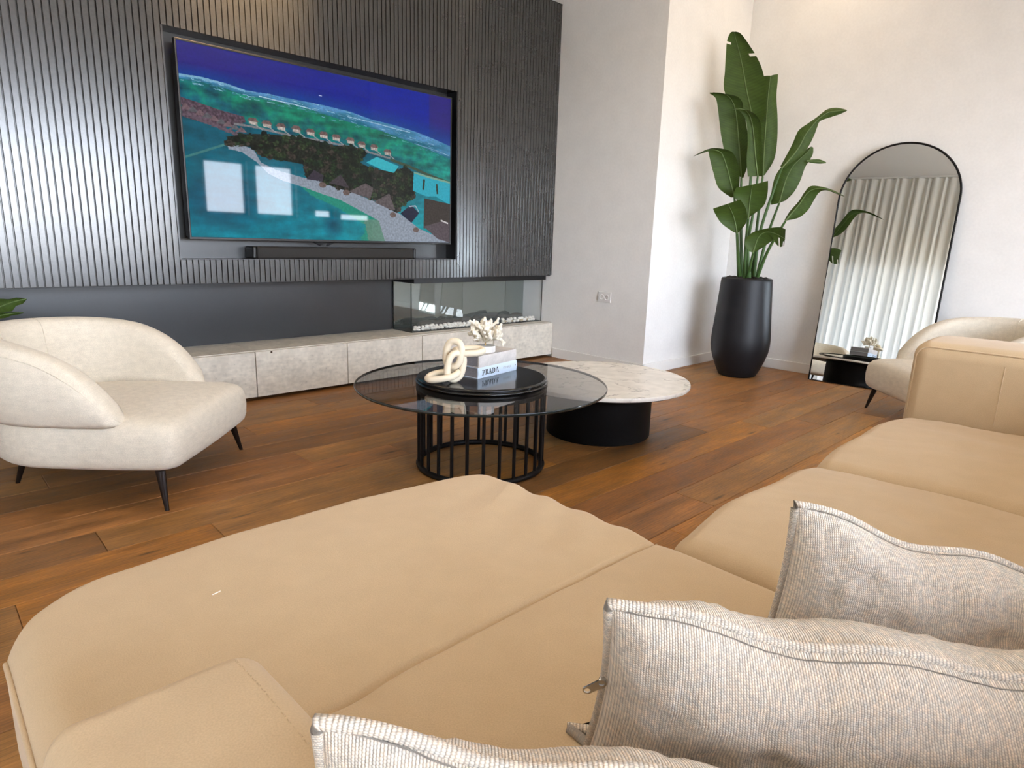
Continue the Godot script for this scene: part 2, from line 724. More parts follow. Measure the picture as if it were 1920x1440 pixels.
func window(axis: int, o: Array, at: float, leaves: int) -> void:
	var w := Node3D.new()
	w.name = "window_%d" % (taken.get("#win", 0) + 1)
	taken["#win"] = taken.get("#win", 0) + 1
	w.set_meta("kind", "structure")
	add_child(w, true)
	var f := MB.new()
	var bar := func(a: float, b: float, lo: float, hi: float, d: float):
		if axis == 0: box(f, Vector3(a, lo, at - d), Vector3(b, hi, at + d))
		else: box(f, Vector3(at - d, lo, a), Vector3(at + d, hi, b))
	bar.call(o[0], o[1], o[2], o[2] + 0.04, 0.03)
	bar.call(o[0], o[1], o[3] - 0.04, o[3], 0.03)
	for k in leaves + 1:
		var c := lerpf(o[0] + 0.02, o[1] - 0.02, float(k) / leaves)
		bar.call(c - 0.02, c + 0.02, o[2], o[3], 0.028)
	build(f, "window_frame", M.alu, w)
	for k in leaves:
		var a := lerpf(o[0] + 0.02, o[1] - 0.02, float(k) / leaves) + 0.02
		var b := lerpf(o[0] + 0.02, o[1] - 0.02, float(k + 1) / leaves) - 0.02
		var p := MB.new()
		if axis == 0: p.face([Vector3(a, o[2] + 0.04, at), Vector3(b, o[2] + 0.04, at), Vector3(b, o[3] - 0.04, at), Vector3(a, o[3] - 0.04, at)])
		else: p.face([Vector3(at, o[2] + 0.04, a), Vector3(at, o[2] + 0.04, b), Vector3(at, o[3] - 0.04, b), Vector3(at, o[3] - 0.04, a)])
		build(p, "pane", M.pane, w)


func room() -> void:
	var floor_mb := boxed(Vector3(-1.5, -0.2, -4.1), Vector3(9.8, -0.014, 3.6))
	struct(floor_mb, "floor", M.sub_floor)
	var cl := boxed(Vector3(-1.5, CEIL, -4.1), Vector3(9.8, CEIL + 0.2, 3.6))
	struct(cl, "ceiling", M.ceiling)
	wall_slab("wall_back", 0, -1.5, 3.961, -3.83, -0.2, [])
	# the white return beside the slats, then the alcove that holds the plant
	wall_slab("wall_return", 2, -3.83, -2.57, 3.761, 0.2, [])
	wall_slab("wall_alcove", 0, 3.961, 5.03, -2.57, -0.2, [])
	wall_slab("wall_right", 2, -2.57, 0.9, 4.83, 0.2, [])
	wall_slab("wall_passage", 0, 5.03, 9.8, 0.9, -0.2, [])
	wall_slab("wall_far", 2, 0.9, 3.4, 9.6, 0.2, [])
	var side := [[-3.25, 0.6, 0.0, 1.95]]
	wall_slab("wall_left", 2, -3.83, 3.4, -1.3, -0.2, side)
	window(2, side[0], -1.4, 4)
	var rear := [[-0.9, 2.95, 0.0, 2.25], [3.42, 4.06, 1.17, 1.97], [4.18, 4.84, 1.17, 1.97], [5.15, 5.5, 1.17, 1.34], [5.62, 6.25, 1.14, 1.30], [7.3, 9.3, 0.0, 2.15]]
	wall_slab("wall_front", 0, -1.5, 9.8, 3.2, 0.2, rear)
	for k in rear.size():
		window(0, rear[k], 3.3, [3, 1, 1, 1, 1, 2][k])
	struct(boxed(Vector3(-9.5, -0.3, -8.0), Vector3(-1.52, -0.06, 6.0)), "floor_terrace", M.terrace)
	struct(boxed(Vector3(-1.5, -0.3, 3.62), Vector3(14.0, -0.06, 12.0)), "floor_garden", M.terrace)
	struct(boxed(Vector3(-4.6, 2.45, -5.0), Vector3(-1.52, 2.6, 3.0)), "ceiling_porch", M.ceiling)
	# baseboards
	struct(boxed(Vector3(3.745, 0.0, -3.44), Vector3(3.761, 0.075, -2.554), 0.004), "baseboard_return", M.trim)
	struct(boxed(Vector3(3.745, 0.0, -2.57), Vector3(4.83, 0.075, -2.554), 0.004), "baseboard_alcove", M.trim)
	struct(boxed(Vector3(4.814, 0.0, -2.554), Vector3(4.83, 0.075, 0.9), 0.004), "baseboard_right", M.trim)


func floor_planks() -> void:
	var fl := get_node("floor")
	var wide := 0.165
	rng.seed = 7
	var known := {}   # rows whose joints the photograph shows: [joints], [tones]
	known[-1] = [[0.334, 2.3], [1, 0, 4]]
	known[2] = [[1.2, 2.85], [0, 5, 4]]
	known[3] = [[1.1, 3.17], [4, 2, 0]]
	known[4] = [[0.7, 3.457], [0, 3, 1]]
	known[5] = [[2.02, 3.9], [4, 0, 1]]
	known[0] = [[0.62, 2.6], [2, 0, 4]]
	known[1] = [[0.1, 1.9, 3.6], [0, 2, 4, 3]]
	known[-2] = [[1.5, 3.2], [4, 1, 0]]
	var tones := [0, 0, 1, 2, 3, 4, 4, 5]
	for row in range(-12, 32):
		var z0 := -2.02 + row * wide
		var z1 := z0 + wide
		if z0 < -3.83 or z1 > 3.2: continue
		var right := 9.6 if z0 > 0.9 else (4.83 if z1 > -2.57 else 3.76)
		var cuts := [-1.3]
		var tone := []
		if known.has(row):
			cuts.append_array(known[row][0])
			tone = known[row][1]
		else:
			var x := -1.3 + rng.randf_range(0.4, 1.9)
			while x < right - 0.4:
				cuts.append(x)
				x += rng.randf_range(1.5, 2.1)
		cuts.append(right)
		for k in cuts.size() - 1:
			var g := 0.0007
			var lo := Vector3(cuts[k] + g, -0.014, z0 + g)
			var hi := Vector3(cuts[k + 1] - g, 0.0, z1 - g)
			var mb := MB.new()
			var b := 0.0016
			var off := Vector2(rng.randf(), rng.randf())
			var uv := func(p: Vector3): return Vector2(p.x / 2.0, p.z / 0.55) + off
			var q := [Vector3(lo.x, 0, hi.z), Vector3(hi.x, 0, hi.z), Vector3(hi.x, 0, lo.z), Vector3(lo.x, 0, lo.z)]
			var top := [q[0] + Vector3(b, 0, -b), q[1] + Vector3(-b, 0, -b), q[2] + Vector3(-b, 0, b), q[3] + Vector3(b, 0, b)]
			mb.face(top, top.map(uv))
			for e in 4:
				var f := (e + 1) % 4
				var down := Vector3(0, -0.0014, 0)
				var base := Vector3(0, -0.0138, 0)
				var sl := [q[e] + down, q[f] + down, top[f], top[e]]
				mb.face(sl, sl.map(uv))
				var sd := [q[e] + base, q[f] + base, q[f] + down, q[e] + down]
				mb.face(sd, sd.map(uv))
			var m: int = tone[k] if k < tone.size() else tones[rng.randi() % tones.size()]
			build(mb, "plank", M.wood[m], fl)


# ------------------------------------------------------------------ the TV wall
const SLAT_Z := -3.49

func slatted_wall() -> void:
	var w := thing("slatted_panel", "tall dark charcoal panel of narrow vertical slats around the television", "wall panel", Vector3(0, 0, 0))
	var bz := SLAT_Z - 0.016
	var back := MB.new()
	# boards behind the slats: left, above and below the niche, right
	box(back, Vector3(-1.27, 0.65, -3.80), Vector3(1.03, 2.59, bz))
	build(back, "backing_board", M.slat, w)
	back = boxed(Vector3(1.03, 1.845, -3.80), Vector3(2.795, 2.59, bz))
	build(back, "backing_board", M.slat, w)
	back = boxed(Vector3(1.03, 0.65, -3.80), Vector3(2.795, 0.772, bz))
	build(back, "backing_board", M.slat, w)
	back = boxed(Vector3(2.795, 0.65, -3.80), Vector3(3.7605, 2.59, bz))
	build(back, "backing_board", M.slat, w)
	build(boxed(Vector3(1.0302, 0.7722, -3.80), Vector3(2.7948, 1.8448, -3.60)), "niche_board", M.board, w)
	# the ledge and the edge boards of the niche
	build(boxed(Vector3(1.0302, 0.7722, -3.60), Vector3(2.7948, 0.776, -3.4945)), "ledge", M.board, w)
	build(boxed(Vector3(1.0302, 0.776, -3.5999), Vector3(1.038, 1.8448, -3.4925)), "edge_board", M.board, w)
	build(boxed(Vector3(2.787, 0.776, -3.5999), Vector3(2.7948, 1.8448, -3.4925)), "edge_board", M.black, w)
	# the flat dark board under the slats, above the cabinets, and the soffit
	build(boxed(Vector3(-1.27, 0.278, -3.826), Vector3(2.48, 0.6495, -3.81)), "recess_board", M.board, w)
	build(boxed(Vector3(-1.27, 0.6445, -3.8), Vector3(3.7605, 0.6498, bz)), "soffit_board", M.black, w)
	build(boxed(Vector3(-1.27, 2.5902, -3.80), Vector3(3.7605, 2.596, SLAT_Z)), "top_board", M.black, w)
	var pitch := 0.0283
	var face := 0.0240
	var shapes := {}
	var slat := func(x: float, lo: float, hi: float):
		var key := "%.3f %.3f" % [lo, hi]
		if not shapes.has(key):
			var mb := MB.new()
			rbox(mb, Vector3(0, (lo + hi) / 2, SLAT_Z - 0.0081), Vector3(face, hi - lo, 0.0158), 0.002, 2)
			shapes[key] = mb.mesh()
		var o := put(shapes[key], "slat", M.slat, w)
		o.position.x = x
	var x := 1.03 - pitch / 2
	while x > -1.25:
		slat.call(x, 0.65, 2.59)
		x -= pitch
	var n := 62
	var p2 := 1.765 / n
	for k in n:
		slat.call(1.03 + p2 * (k + 0.5), 1.845, 2.59)
		slat.call(1.03 + p2 * (k + 0.5), 0.65, 0.772)
	n = 34
	p2 = 0.9655 / n
	for k in n:
		slat.call(2.795 + p2 * (k + 0.5), 0.65, 2.59)


func fill_poly(im: PackedByteArray, w: int, h: int, pts: Array, c: Color, nz: PackedByteArray, amount: float, rag := 0.0, rag_noise := PackedByteArray()) -> void:
	var lo := 1.0
	var hi := 0.0
	for p in pts:
		lo = minf(lo, p.y)
		hi = maxf(hi, p.y)
	for y in range(maxi(0, int(lo * h) - 6), mini(h - 1, int(hi * h) + 6) + 1):
		var fy := (y + 0.5) / h
		var xs := []
		for k in pts.size():
			var a: Vector2 = pts[k]
			var b: Vector2 = pts[(k + 1) % pts.size()]
			if (a.y <= fy) != (b.y <= fy):
				xs.append(lerpf(a.x, b.x, (fy - a.y) / (b.y - a.y)))
		xs.sort()
		for s in range(0, xs.size() - 1, 2):
			var x0 := int(xs[s] * w)
			var x1 := int(xs[s + 1] * w)
			if rag > 0.0:
				x0 -= int(rag * (rag_noise[(y * w + clampi(x0, 0, w - 1))] / 127.5 - 1.0) * 2.0)
				x1 += int(rag * (rag_noise[(y * w + clampi(x1, 0, w - 1))] / 127.5 - 1.0) * 2.0)
			for x in range(clampi(x0, 0, w), clampi(x1 + 1, 0, w)):
				var k := y * w + x
				var f := 1.0 + amount * (nz[k] / 127.5 - 1.0)
				im[k * 3] = int(clampf(c.r8 * f, 0, 255))
				im[k * 3 + 1] = int(clampf(c.g8 * f, 0, 255))
				im[k * 3 + 2] = int(clampf(c.b8 * f, 0, 255))


func along(line: Array, x: float) -> float:
	for k in line.size() - 1:
		if x <= line[k + 1].x or k == line.size() - 2:
			return lerpf(line[k].y, line[k + 1].y, clampf((x - line[k].x) / (line[k + 1].x - line[k].x), 0, 1))
	return line[0].y


func pts2(a: Array) -> Array:
	var out := []
	for k in range(0, a.size(), 2):
		out.append(Vector2(a[k], a[k + 1]))
	return out


# the aerial picture of a reef, a jetty of huts and an island that the screen shows
func screen_picture() -> ImageTexture:
	var w := 960
	var h := 540
	var d := PackedByteArray()
	d.resize(w * h * 3)
	var fine := noise_bytes(w, h, 0.09, 201, 3)
	var mid := noise_bytes(w, h, 0.02, 202, 4)
	var wave := stretched(w, h, 240, 540, 0.03, 203, 4)
	var reef := pts2([0.0, 0.165, 0.06, 0.161, 0.125, 0.168, 0.187, 0.188, 0.265, 0.185, 0.354, 0.19, 0.455, 0.193, 0.556, 0.204, 0.639, 0.228, 0.736, 0.239, 0.83, 0.259, 0.91, 0.284, 1.0, 0.32])
	var foam := pts2([0.0, 0.188, 0.059, 0.185, 0.13, 0.196, 0.181, 0.215, 0.24, 0.217, 0.321, 0.22, 0.42, 0.235, 0.489, 0.254, 0.562, 0.269, 0.678, 0.288, 0.761, 0.316, 0.892, 0.363, 1.0, 0.41])
	var jetty := pts2([0.0, 0.33, 0.152, 0.37, 0.222, 0.373, 0.284, 0.384, 0.348, 0.396, 0.416, 0.397, 0.486, 0.404, 0.56, 0.411, 0.637, 0.431, 0.718, 0.451, 0.802, 0.485, 0.892, 0.527, 1.0, 0.567])
	for x in w:
		var u := (x + 0.5) / w
		var yr := along(reef, u)
		var yf := along(foam, u)
		var yj := along(jetty, u)
		for y in h:
			var v := (y + 0.5) / h
			var k := y * w + x
			var n1 := mid[k] / 127.5 - 1.0
			var n2 := wave[k] / 127.5 - 1.0
			var n3 := fine[k] / 127.5 - 1.0
			var c: Color
			if v < yr:
				var deep := Color(0.16, 0.15, 0.50).lerp(Color(0.03, 0.12, 0.58), clampf(u * 1.6 - 0.15, 0, 1))
				if u > 0.897: deep = Color(0.15, 0.13, 0.48)
				c = deep.lerp(Color(0.02, 0.26, 0.56), clampf((v / yr - 0.62) * 2.2, 0, 0.9))
				c = c * (1.0 + 0.05 * n2 + 0.06 * n3)
			elif v < yf:
				var s := (v - yr) / maxf(yf - yr, 0.001)
				c = Color(0.34, 0.56, 0.76).lerp(Color(0.10, 0.40, 0.50), clampf(s * 0.9 + 0.7 * n2 + 0.25 * n3, 0, 1))
				c = c * (1.0 + 0.16 * n3)
			elif v < yj + 0.01:
				var s := (v - yf) / maxf(yj - yf, 0.001)
				var green := clampf(0.35 + 0.9 * sin(u * PI) * (1.0 - s) + 0.5 * n1, 0, 1)
				c = Color(0.02, 0.33, 0.45).lerp(Color(0.04, 0.46, 0.36), green)
				c = c.lerp(Color(0.07, 0.55, 0.48), clampf(u * 1.5 - 0.85, 0, 0.6))
				c = c * (1.0 + 0.30 * n2 + 0.18 * n1 + 0.06 * n3)
			else:
				var s := clampf((v - 0.45) / 0.55, 0, 1)
				c = Color(0.02, 0.34, 0.42).lerp(Color(0.02, 0.48, 0.56), s)
				var dark := clampf(1.0 - Vector2((u - 0.10) * 2.6, (v - 0.80) * 2.4).length() * 2.2, 0, 1)
				c = c.lerp(Color(0.0, 0.22, 0.34), dark * 0.8)
				c = c.lerp(Color(0.01, 0.60, 0.62), clampf((u - 0.30) * 1.6, 0, 0.8) * s)
				var spot := clampf(1.0 - Vector2((u - 0.475) * 22.0, (v - 0.90) * 9.0).length(), 0, 1)
				c = c.lerp(Color(0.0, 0.25, 0.35), spot * 0.8)
				c = c * (1.0 + 0.16 * n2 + 0.10 * n1 + 0.05 * n3)
			d[k * 3] = int(clampf(c.r * 255, 0, 255))
			d[k * 3 + 1] = int(clampf(c.g * 255, 0, 255))
			d[k * 3 + 2] = int(clampf(c.b * 255, 0, 255))
	var P := func(a: Array, c: Color, amt := 0.15, rag := 0.0): fill_poly(d, w, h, pts2(a), c, fine, amt, rag, fine)
	var strip := func(a: Array, c: Color, half: float):
		var pl := pts2(a)
		var poly := []
		for p in pl: poly.append(p - Vector2(0, half))
		pl.reverse()
		for p in pl: poly.append(p + Vector2(0, half))
		fill_poly(d, w, h, poly, c, fine, 0.12)
	strip.call([0.234, 0.206, 0.289, 0.213, 0.353, 0.218, 0.42, 0.229], rgb8(186, 212, 226), 0.0025)
	strip.call([0.544, 0.235, 0.639, 0.245, 0.719, 0.257, 0.808, 0.27], rgb8(160, 192, 216), 0.0025)
	strip.call([0.829, 0.338, 0.929, 0.362, 0.99, 0.384], rgb8(120, 160, 190), 0.002)
	strip.call([0.0, 0.168, 0.06, 0.165, 0.13, 0.174, 0.19, 0.192], rgb8(120, 170, 200), 0.006)
	# broken foam on the reef and light streaks on the lagoon
	rng.seed = 207
	for k in 170:
		var u := rng.randf_range(0.0, 0.97)
		var lo := along(reef, u)
		var hi := along(foam, u)
		var v := lerpf(lo, hi + 0.02, rng.randf())
		var slope := (along(reef, u + 0.02) - lo) / 0.02
		var ln := rng.randf_range(0.006, 0.03)
		strip.call([u, v, u + ln * 0.5, v + slope * ln * 0.5 + rng.randf_range(-0.002, 0.002), u + ln, v + slope * ln], [rgb8(120, 168, 200), rgb8(84, 140, 176), rgb8(60, 124, 150), rgb8(150, 190, 212)][k % 4], rng.randf_range(0.0008, 0.002))
	# sand spit and shallow water
	strip.call([0.0, 0.58, 0.06, 0.535, 0.124, 0.487], rgb8(60, 120, 120), 0.006)
	P.call([0.36, 0.68, 0.443, 0.716, 0.509, 0.744, 0.592, 0.805, 0.664, 0.862, 0.74, 1.0, 0.585, 1.0, 0.61, 0.90, 0.50, 0.80, 0.40, 0.735], rgb8(30, 138, 118), 0.12, 5.0)
	P.call([0.60, 0.86, 0.664, 0.862, 0.76, 1.0, 0.62, 1.0], rgb8(92, 134, 118), 0.10, 5.0)
	P.call([0.127, 0.485, 0.159, 0.478, 0.206, 0.499, 0.228, 0.567, 0.277, 0.601, 0.369, 0.63, 0.445, 0.641, 0.517, 0.677, 0.633, 0.735, 0.715, 0.775, 0.766, 0.821, 0.846, 0.906, 1.0, 1.0, 0.69, 1.0, 0.664, 0.866, 0.592, 0.811, 0.509, 0.748, 0.443, 0.721, 0.367, 0.685, 0.301, 0.661, 0.251, 0.626, 0.216, 0.569, 0.169, 0.521, 0.129, 0.514], rgb8(140, 150, 164), 0.14, 1.5)
	# huts by the jetty
	P.call([0.0, 0.276, 0.055, 0.294, 0.108, 0.313, 0.182, 0.328, 0.187, 0.356, 0.151, 0.39, 0.111, 0.399, 0.05, 0.39, 0.0, 0.373], rgb8(82, 66, 78), 0.5, 2.0)
	for k in 9:
		var cx := 0.012 + 0.02 * k
		var cy := 0.305 + 0.010 * k
		P.call([cx - 0.016, cy + 0.03, cx, cy, cx + 0.018, cy + 0.03], rgb8(112 - 20 * (k % 2), 92, 98), 0.2)
		P.call([cx - 0.012, cy + 0.06, cx + 0.006, cy + 0.035, cx + 0.024, cy + 0.066], rgb8(96, 80, 92), 0.2)
	strip.call([0.15, 0.374, 0.222, 0.377, 0.284, 0.388, 0.348, 0.400, 0.416, 0.401, 0.486, 0.408, 0.56, 0.415, 0.637, 0.435, 0.718, 0.455], rgb8(122, 122, 126), 0.006)
	strip.call([0.718, 0.462, 0.802, 0.492, 0.892, 0.534, 1.0, 0.574], rgb8(62, 78, 60), 0.009)
	var huts := [0.209, 0.341, 0.254, 0.345, 0.301, 0.349, 0.353, 0.35, 0.403, 0.355, 0.451, 0.36, 0.498, 0.365, 0.553, 0.371, 0.598, 0.386, 0.649, 0.393, 0.706, 0.412]
	for k in range(0, huts.size(), 2):
		var x: float = huts[k]
		var y: float = huts[k + 1]
		P.call([x - 0.012, y + 0.005, x + 0.014, y + 0.005, x + 0.014, y + 0.026, x - 0.012, y + 0.022], rgb8(178, 168, 160), 0.3)
		P.call([x - 0.018, y + 0.006, x - 0.008, y - 0.014, x + 0.010, y - 0.014, x + 0.019, y + 0.007], rgb8(108, 86, 84), 0.25)
		strip.call([x + 0.008, y + 0.022, x + 0.030, y + 0.045], rgb8(150, 148, 150), 0.003)
	# island green
	var green := [0.126, 0.45, 0.179, 0.423, 0.258, 0.405, 0.315, 0.403, 0.388, 0.398, 0.464, 0.414, 0.486, 0.421, 0.56, 0.406, 0.621, 0.44, 0.589, 0.504, 0.651, 0.54, 0.751, 0.524, 0.785, 0.494, 0.829, 0.537, 0.828, 0.676, 0.81, 0.716, 0.766, 0.758, 0.748, 0.81, 0.714, 0.788, 0.649, 0.733, 0.555, 0.696, 0.481, 0.67, 0.431, 0.643, 0.382, 0.628, 0.371, 0.553, 0.305, 0.543, 0.229, 0.536, 0.206, 0.488, 0.159, 0.488, 0.127, 0.485]
	P.call(green, rgb8(26, 32, 26), 0.7, 4.0)
	var green_area := PackedVector2Array(pts2(green))
	rng.seed = 205
	for k in 900:
		var u := rng.randf_range(0.12, 0.83)
		var v := rng.randf_range(0.39, 0.81)
		if not Geometry2D.is_point_in_polygon(Vector2(u, v), green_area): continue
		var r := rng.randf_range(0.004, 0.013)
		var poly := []
		for q in 7:
			poly.append(Vector2(u + cos(TAU * q / 7) * r, v + sin(TAU * q / 7) * r * 1.5))
		fill_poly(d, w, h, poly, [rgb8(30, 50, 28), rgb8(14, 20, 18), rgb8(42, 58, 34), rgb8(20, 34, 24), rgb8(50, 46, 40)][k % 5], fine, 0.7, 3.0, fine)
	P.call([0.616, 0.499, 0.66, 0.456, 0.755, 0.499, 0.733, 0.545, 0.684, 0.535], rgb8(46, 174, 190), 0.06, 1.0)
	P.call([0.824, 0.525, 1.0, 0.567, 1.0, 0.73, 0.929, 0.677, 0.883, 0.682, 0.819, 0.651], rgb8(40, 164, 186), 0.07, 1.0)
	strip.call([0.824, 0.528, 0.90, 0.55, 1.0, 0.572], rgb8(120, 160, 140), 0.006)
	P.call([0.868, 0.566, 0.876, 0.566, 0.872, 0.64, 0.864, 0.636], rgb8(40, 50, 40), 0.2)
	P.call([0.93, 0.59, 0.937, 0.59, 0.940, 0.66, 0.933, 0.66], rgb8(40, 50, 40), 0.2)
	P.call([0.873, 0.696, 1.0, 0.722, 1.0, 0.857, 0.869, 0.905], rgb8(58, 52, 48), 0.2, 1.0)
	P.call([0.543, 0.691, 0.61, 0.63, 0.642, 0.655, 0.629, 0.729], rgb8(92, 84, 86), 0.2)
	P.call([0.645, 0.745, 0.711, 0.683, 0.736, 0.786, 0.723, 0.793], rgb8(88, 80, 82), 0.2)
	P.call([0.466, 0.649, 0.512, 0.591, 0.544, 0.668], rgb8(66, 60, 66), 0.2)
	P.call([0.382, 0.639, 0.411, 0.579, 0.446, 0.607, 0.441, 0.642], rgb8(56, 50, 62), 0.2)
	P.call([0.869, 0.892, 0.968, 0.845, 1.0, 0.857, 1.0, 1.0, 0.939, 0.975], rgb8(84, 74, 80), 0.15)
	P.call([0.761, 0.809, 0.81, 0.747, 0.846, 0.802, 0.81, 0.869], rgb8(20, 24, 52), 0.2)
	strip.call([0.80, 0.76, 0.83, 0.752, 0.845, 0.79], rgb8(170, 176, 190), 0.004)
	strip.call([0.955, 0.843, 0.99, 0.862], rgb8(210, 206, 206), 0.005)
	for q in [[0.441, 0.664], [0.532, 0.699], [0.727, 0.822], [0.832, 0.917]]:
		var poly := []
		for s in 8:
			poly.append(Vector2(q[0] + cos(TAU * s / 8) * 0.014, q[1] + sin(TAU * s / 8) * 0.018))
		fill_poly(d, w, h, poly, rgb8(104, 88, 84), fine, 0.2)
	var boat := []
	for s in 8:
		boat.append(Vector2(0.445 + cos(TAU * s / 8) * 0.006, 0.142 + sin(TAU * s / 8) * 0.003))
	fill_poly(d, w, h, boat, rgb8(220, 226, 240), fine, 0.1)
	return texture(w, h, d)


func television() -> void:
	var tv := thing("television", "large flat television showing an aerial picture of a reef and island", "television", Vector3(1.914, 0.776, -3.49))
	var x0 := -0.831
	var x1 := 0.831
	var y0 := 0.0965
	var y1 := 1.027
	var f := MB.new()
	var e := 0.010
	box(f, Vector3(x0, y0, -0.03), Vector3(x1, y0 + e * 1.3, 0.0), 0.002)
	box(f, Vector3(x0, y1 - e, -0.03), Vector3(x1, y1, 0.0), 0.002)
	box(f, Vector3(x0, y0 + e, -0.03), Vector3(x0 + e, y1 - e, 0.0), 0.002)
	box(f, Vector3(x1 - e, y0 + e, -0.03), Vector3(x1, y1 - e, 0.0), 0.002)
	build(f, "frame", M.black, tv)
	build(boxed(Vector3(x0 + 0.012, y0 + 0.012, -0.1), Vector3(x1 - 0.012, y1 - 0.05, -0.031), 0.006), "housing", M.black, tv)
	var s := MB.new()
	s.face([Vector3(x0 + e, y0 + e * 1.3, -0.003), Vector3(x1 - e, y0 + e * 1.3, -0.003), Vector3(x1 - e, y1 - e, -0.003), Vector3(x0 + e, y1 - e, -0.003)], [Vector2(0, 1), Vector2(1, 1), Vector2(1, 0), Vector2(0, 0)])
	var m := mat(rgb8(6, 6, 8), 0.03, 0.0, 0.4)
	m.emission_enabled = true
	m.emission = Color.BLACK
	m.emission_texture = screen_picture()
	m.emission_energy_multiplier = 0.62
	build(s, "screen", m, tv)
	for k in [-1.0, 1.0]:
		var l := MB.new()
		tube(l, [Vector3(-0.08 + 0.09 * k, 0.11, -0.05), Vector3(-0.08 + 0.02 * k, 0.0755, -0.05)], 0.006, 6)
		build(l, "foot", M.black, tv)
	var light := AreaLight3D.new()
	light.name = "screen_light"
	light.area_size = Vector2(1.6, 0.9)
	light.light_energy = 0.02
	light.light_color = rgb8(120, 180, 230)
	light.shadow_enabled = true
	light.rotation.y = PI
	light.position = Vector3(0, 0.56, 0.01)
	tv.add_child(light)
	var sb := thing("soundbar", "long black soundbar lying on the niche ledge under the television", "soundbar", Vector3(1.93, 0.776, -3.545))
	var mb := MB.new()
	rbox(mb, Vector3(0, 0.033, 0), Vector3(1.02, 0.066, 0.105), 0.012, 3)
	build(mb, "body", M.grille, sb)
	for k in [-1.0, 1.0]:
		var c := MB.new()
		rbox(c, Vector3(0.522 * k, 0.033, 0), Vector3(0.024, 0.067, 0.106), 0.011, 3)
		build(c, "end_cap", M.black, sb)


func cabinets() -> void:
	var cuts := [-1.295, -0.32, 0.24, 0.80, 1.36, 1.922, 2.48, 3.12, 3.7605]
	var labels := ["low concrete-look cabinet at the curtain end of the row", "low concrete-look cabinet under the corner plant", "low concrete-look cabinet behind the back of the armchair", "low concrete-look cabinet just right of the armchair by the slats",
		"low concrete-look cabinet with a dark knot hole at its top edge", "low concrete-look cabinet left of the fireplace glass", "low concrete-look cabinet under the left half of the fireplace", "low concrete-look cabinet under the fireplace, against the white wall"]
	for k in cuts.size() - 1:
		var a: float = cuts[k]
		var b: float = cuts[k + 1]
		var c := thing("low_cabinet", labels[k], "cabinet", Vector3((a + b) / 2, 0, -3.64), "low cabinets along the TV wall")
		var hw := (b - a) / 2
		build(boxed(Vector3(-hw, 0.0, -0.185), Vector3(hw, 0.03, 0.10)), "plinth", M.black, c)
		build(boxed(Vector3(-hw + 0.001, 0.0302, -0.188), Vector3(hw - 0.001, 0.260, 0.160)), "body", M.concrete, c)
		build(boxed(Vector3(-hw + 0.0022, 0.021, 0.1605), Vector3(hw - 0.0022, 0.274, 0.185), 0.0012), "door", M.concrete, c)
		if a > 2.4:
			build(boxed(Vector3(-hw + 0.0006, 0.2605, 0.06), Vector3(hw - 0.0006, 0.278, 0.1602), 0.001), "top_panel", M.concrete, c)
		else:
			build(boxed(Vector3(-hw + 0.0006, 0.2605, -0.169), Vector3(hw - 0.0006, 0.278, 0.1602), 0.001), "top_panel", M.concrete, c)
		if k == 4:
			var kn := MB.new()
			lathe(kn, Vector3.ZERO, [Vector2(0.006, 0.0), Vector2(0.006, 0.001), Vector2(0.0, 0.001)], 12)
			var o := build(kn, "knot", M.joint, c)
			o.transform = Transform3D(Basis(Vector3.RIGHT, PI / 2), Vector3(-0.19, 0.266, 0.1846))


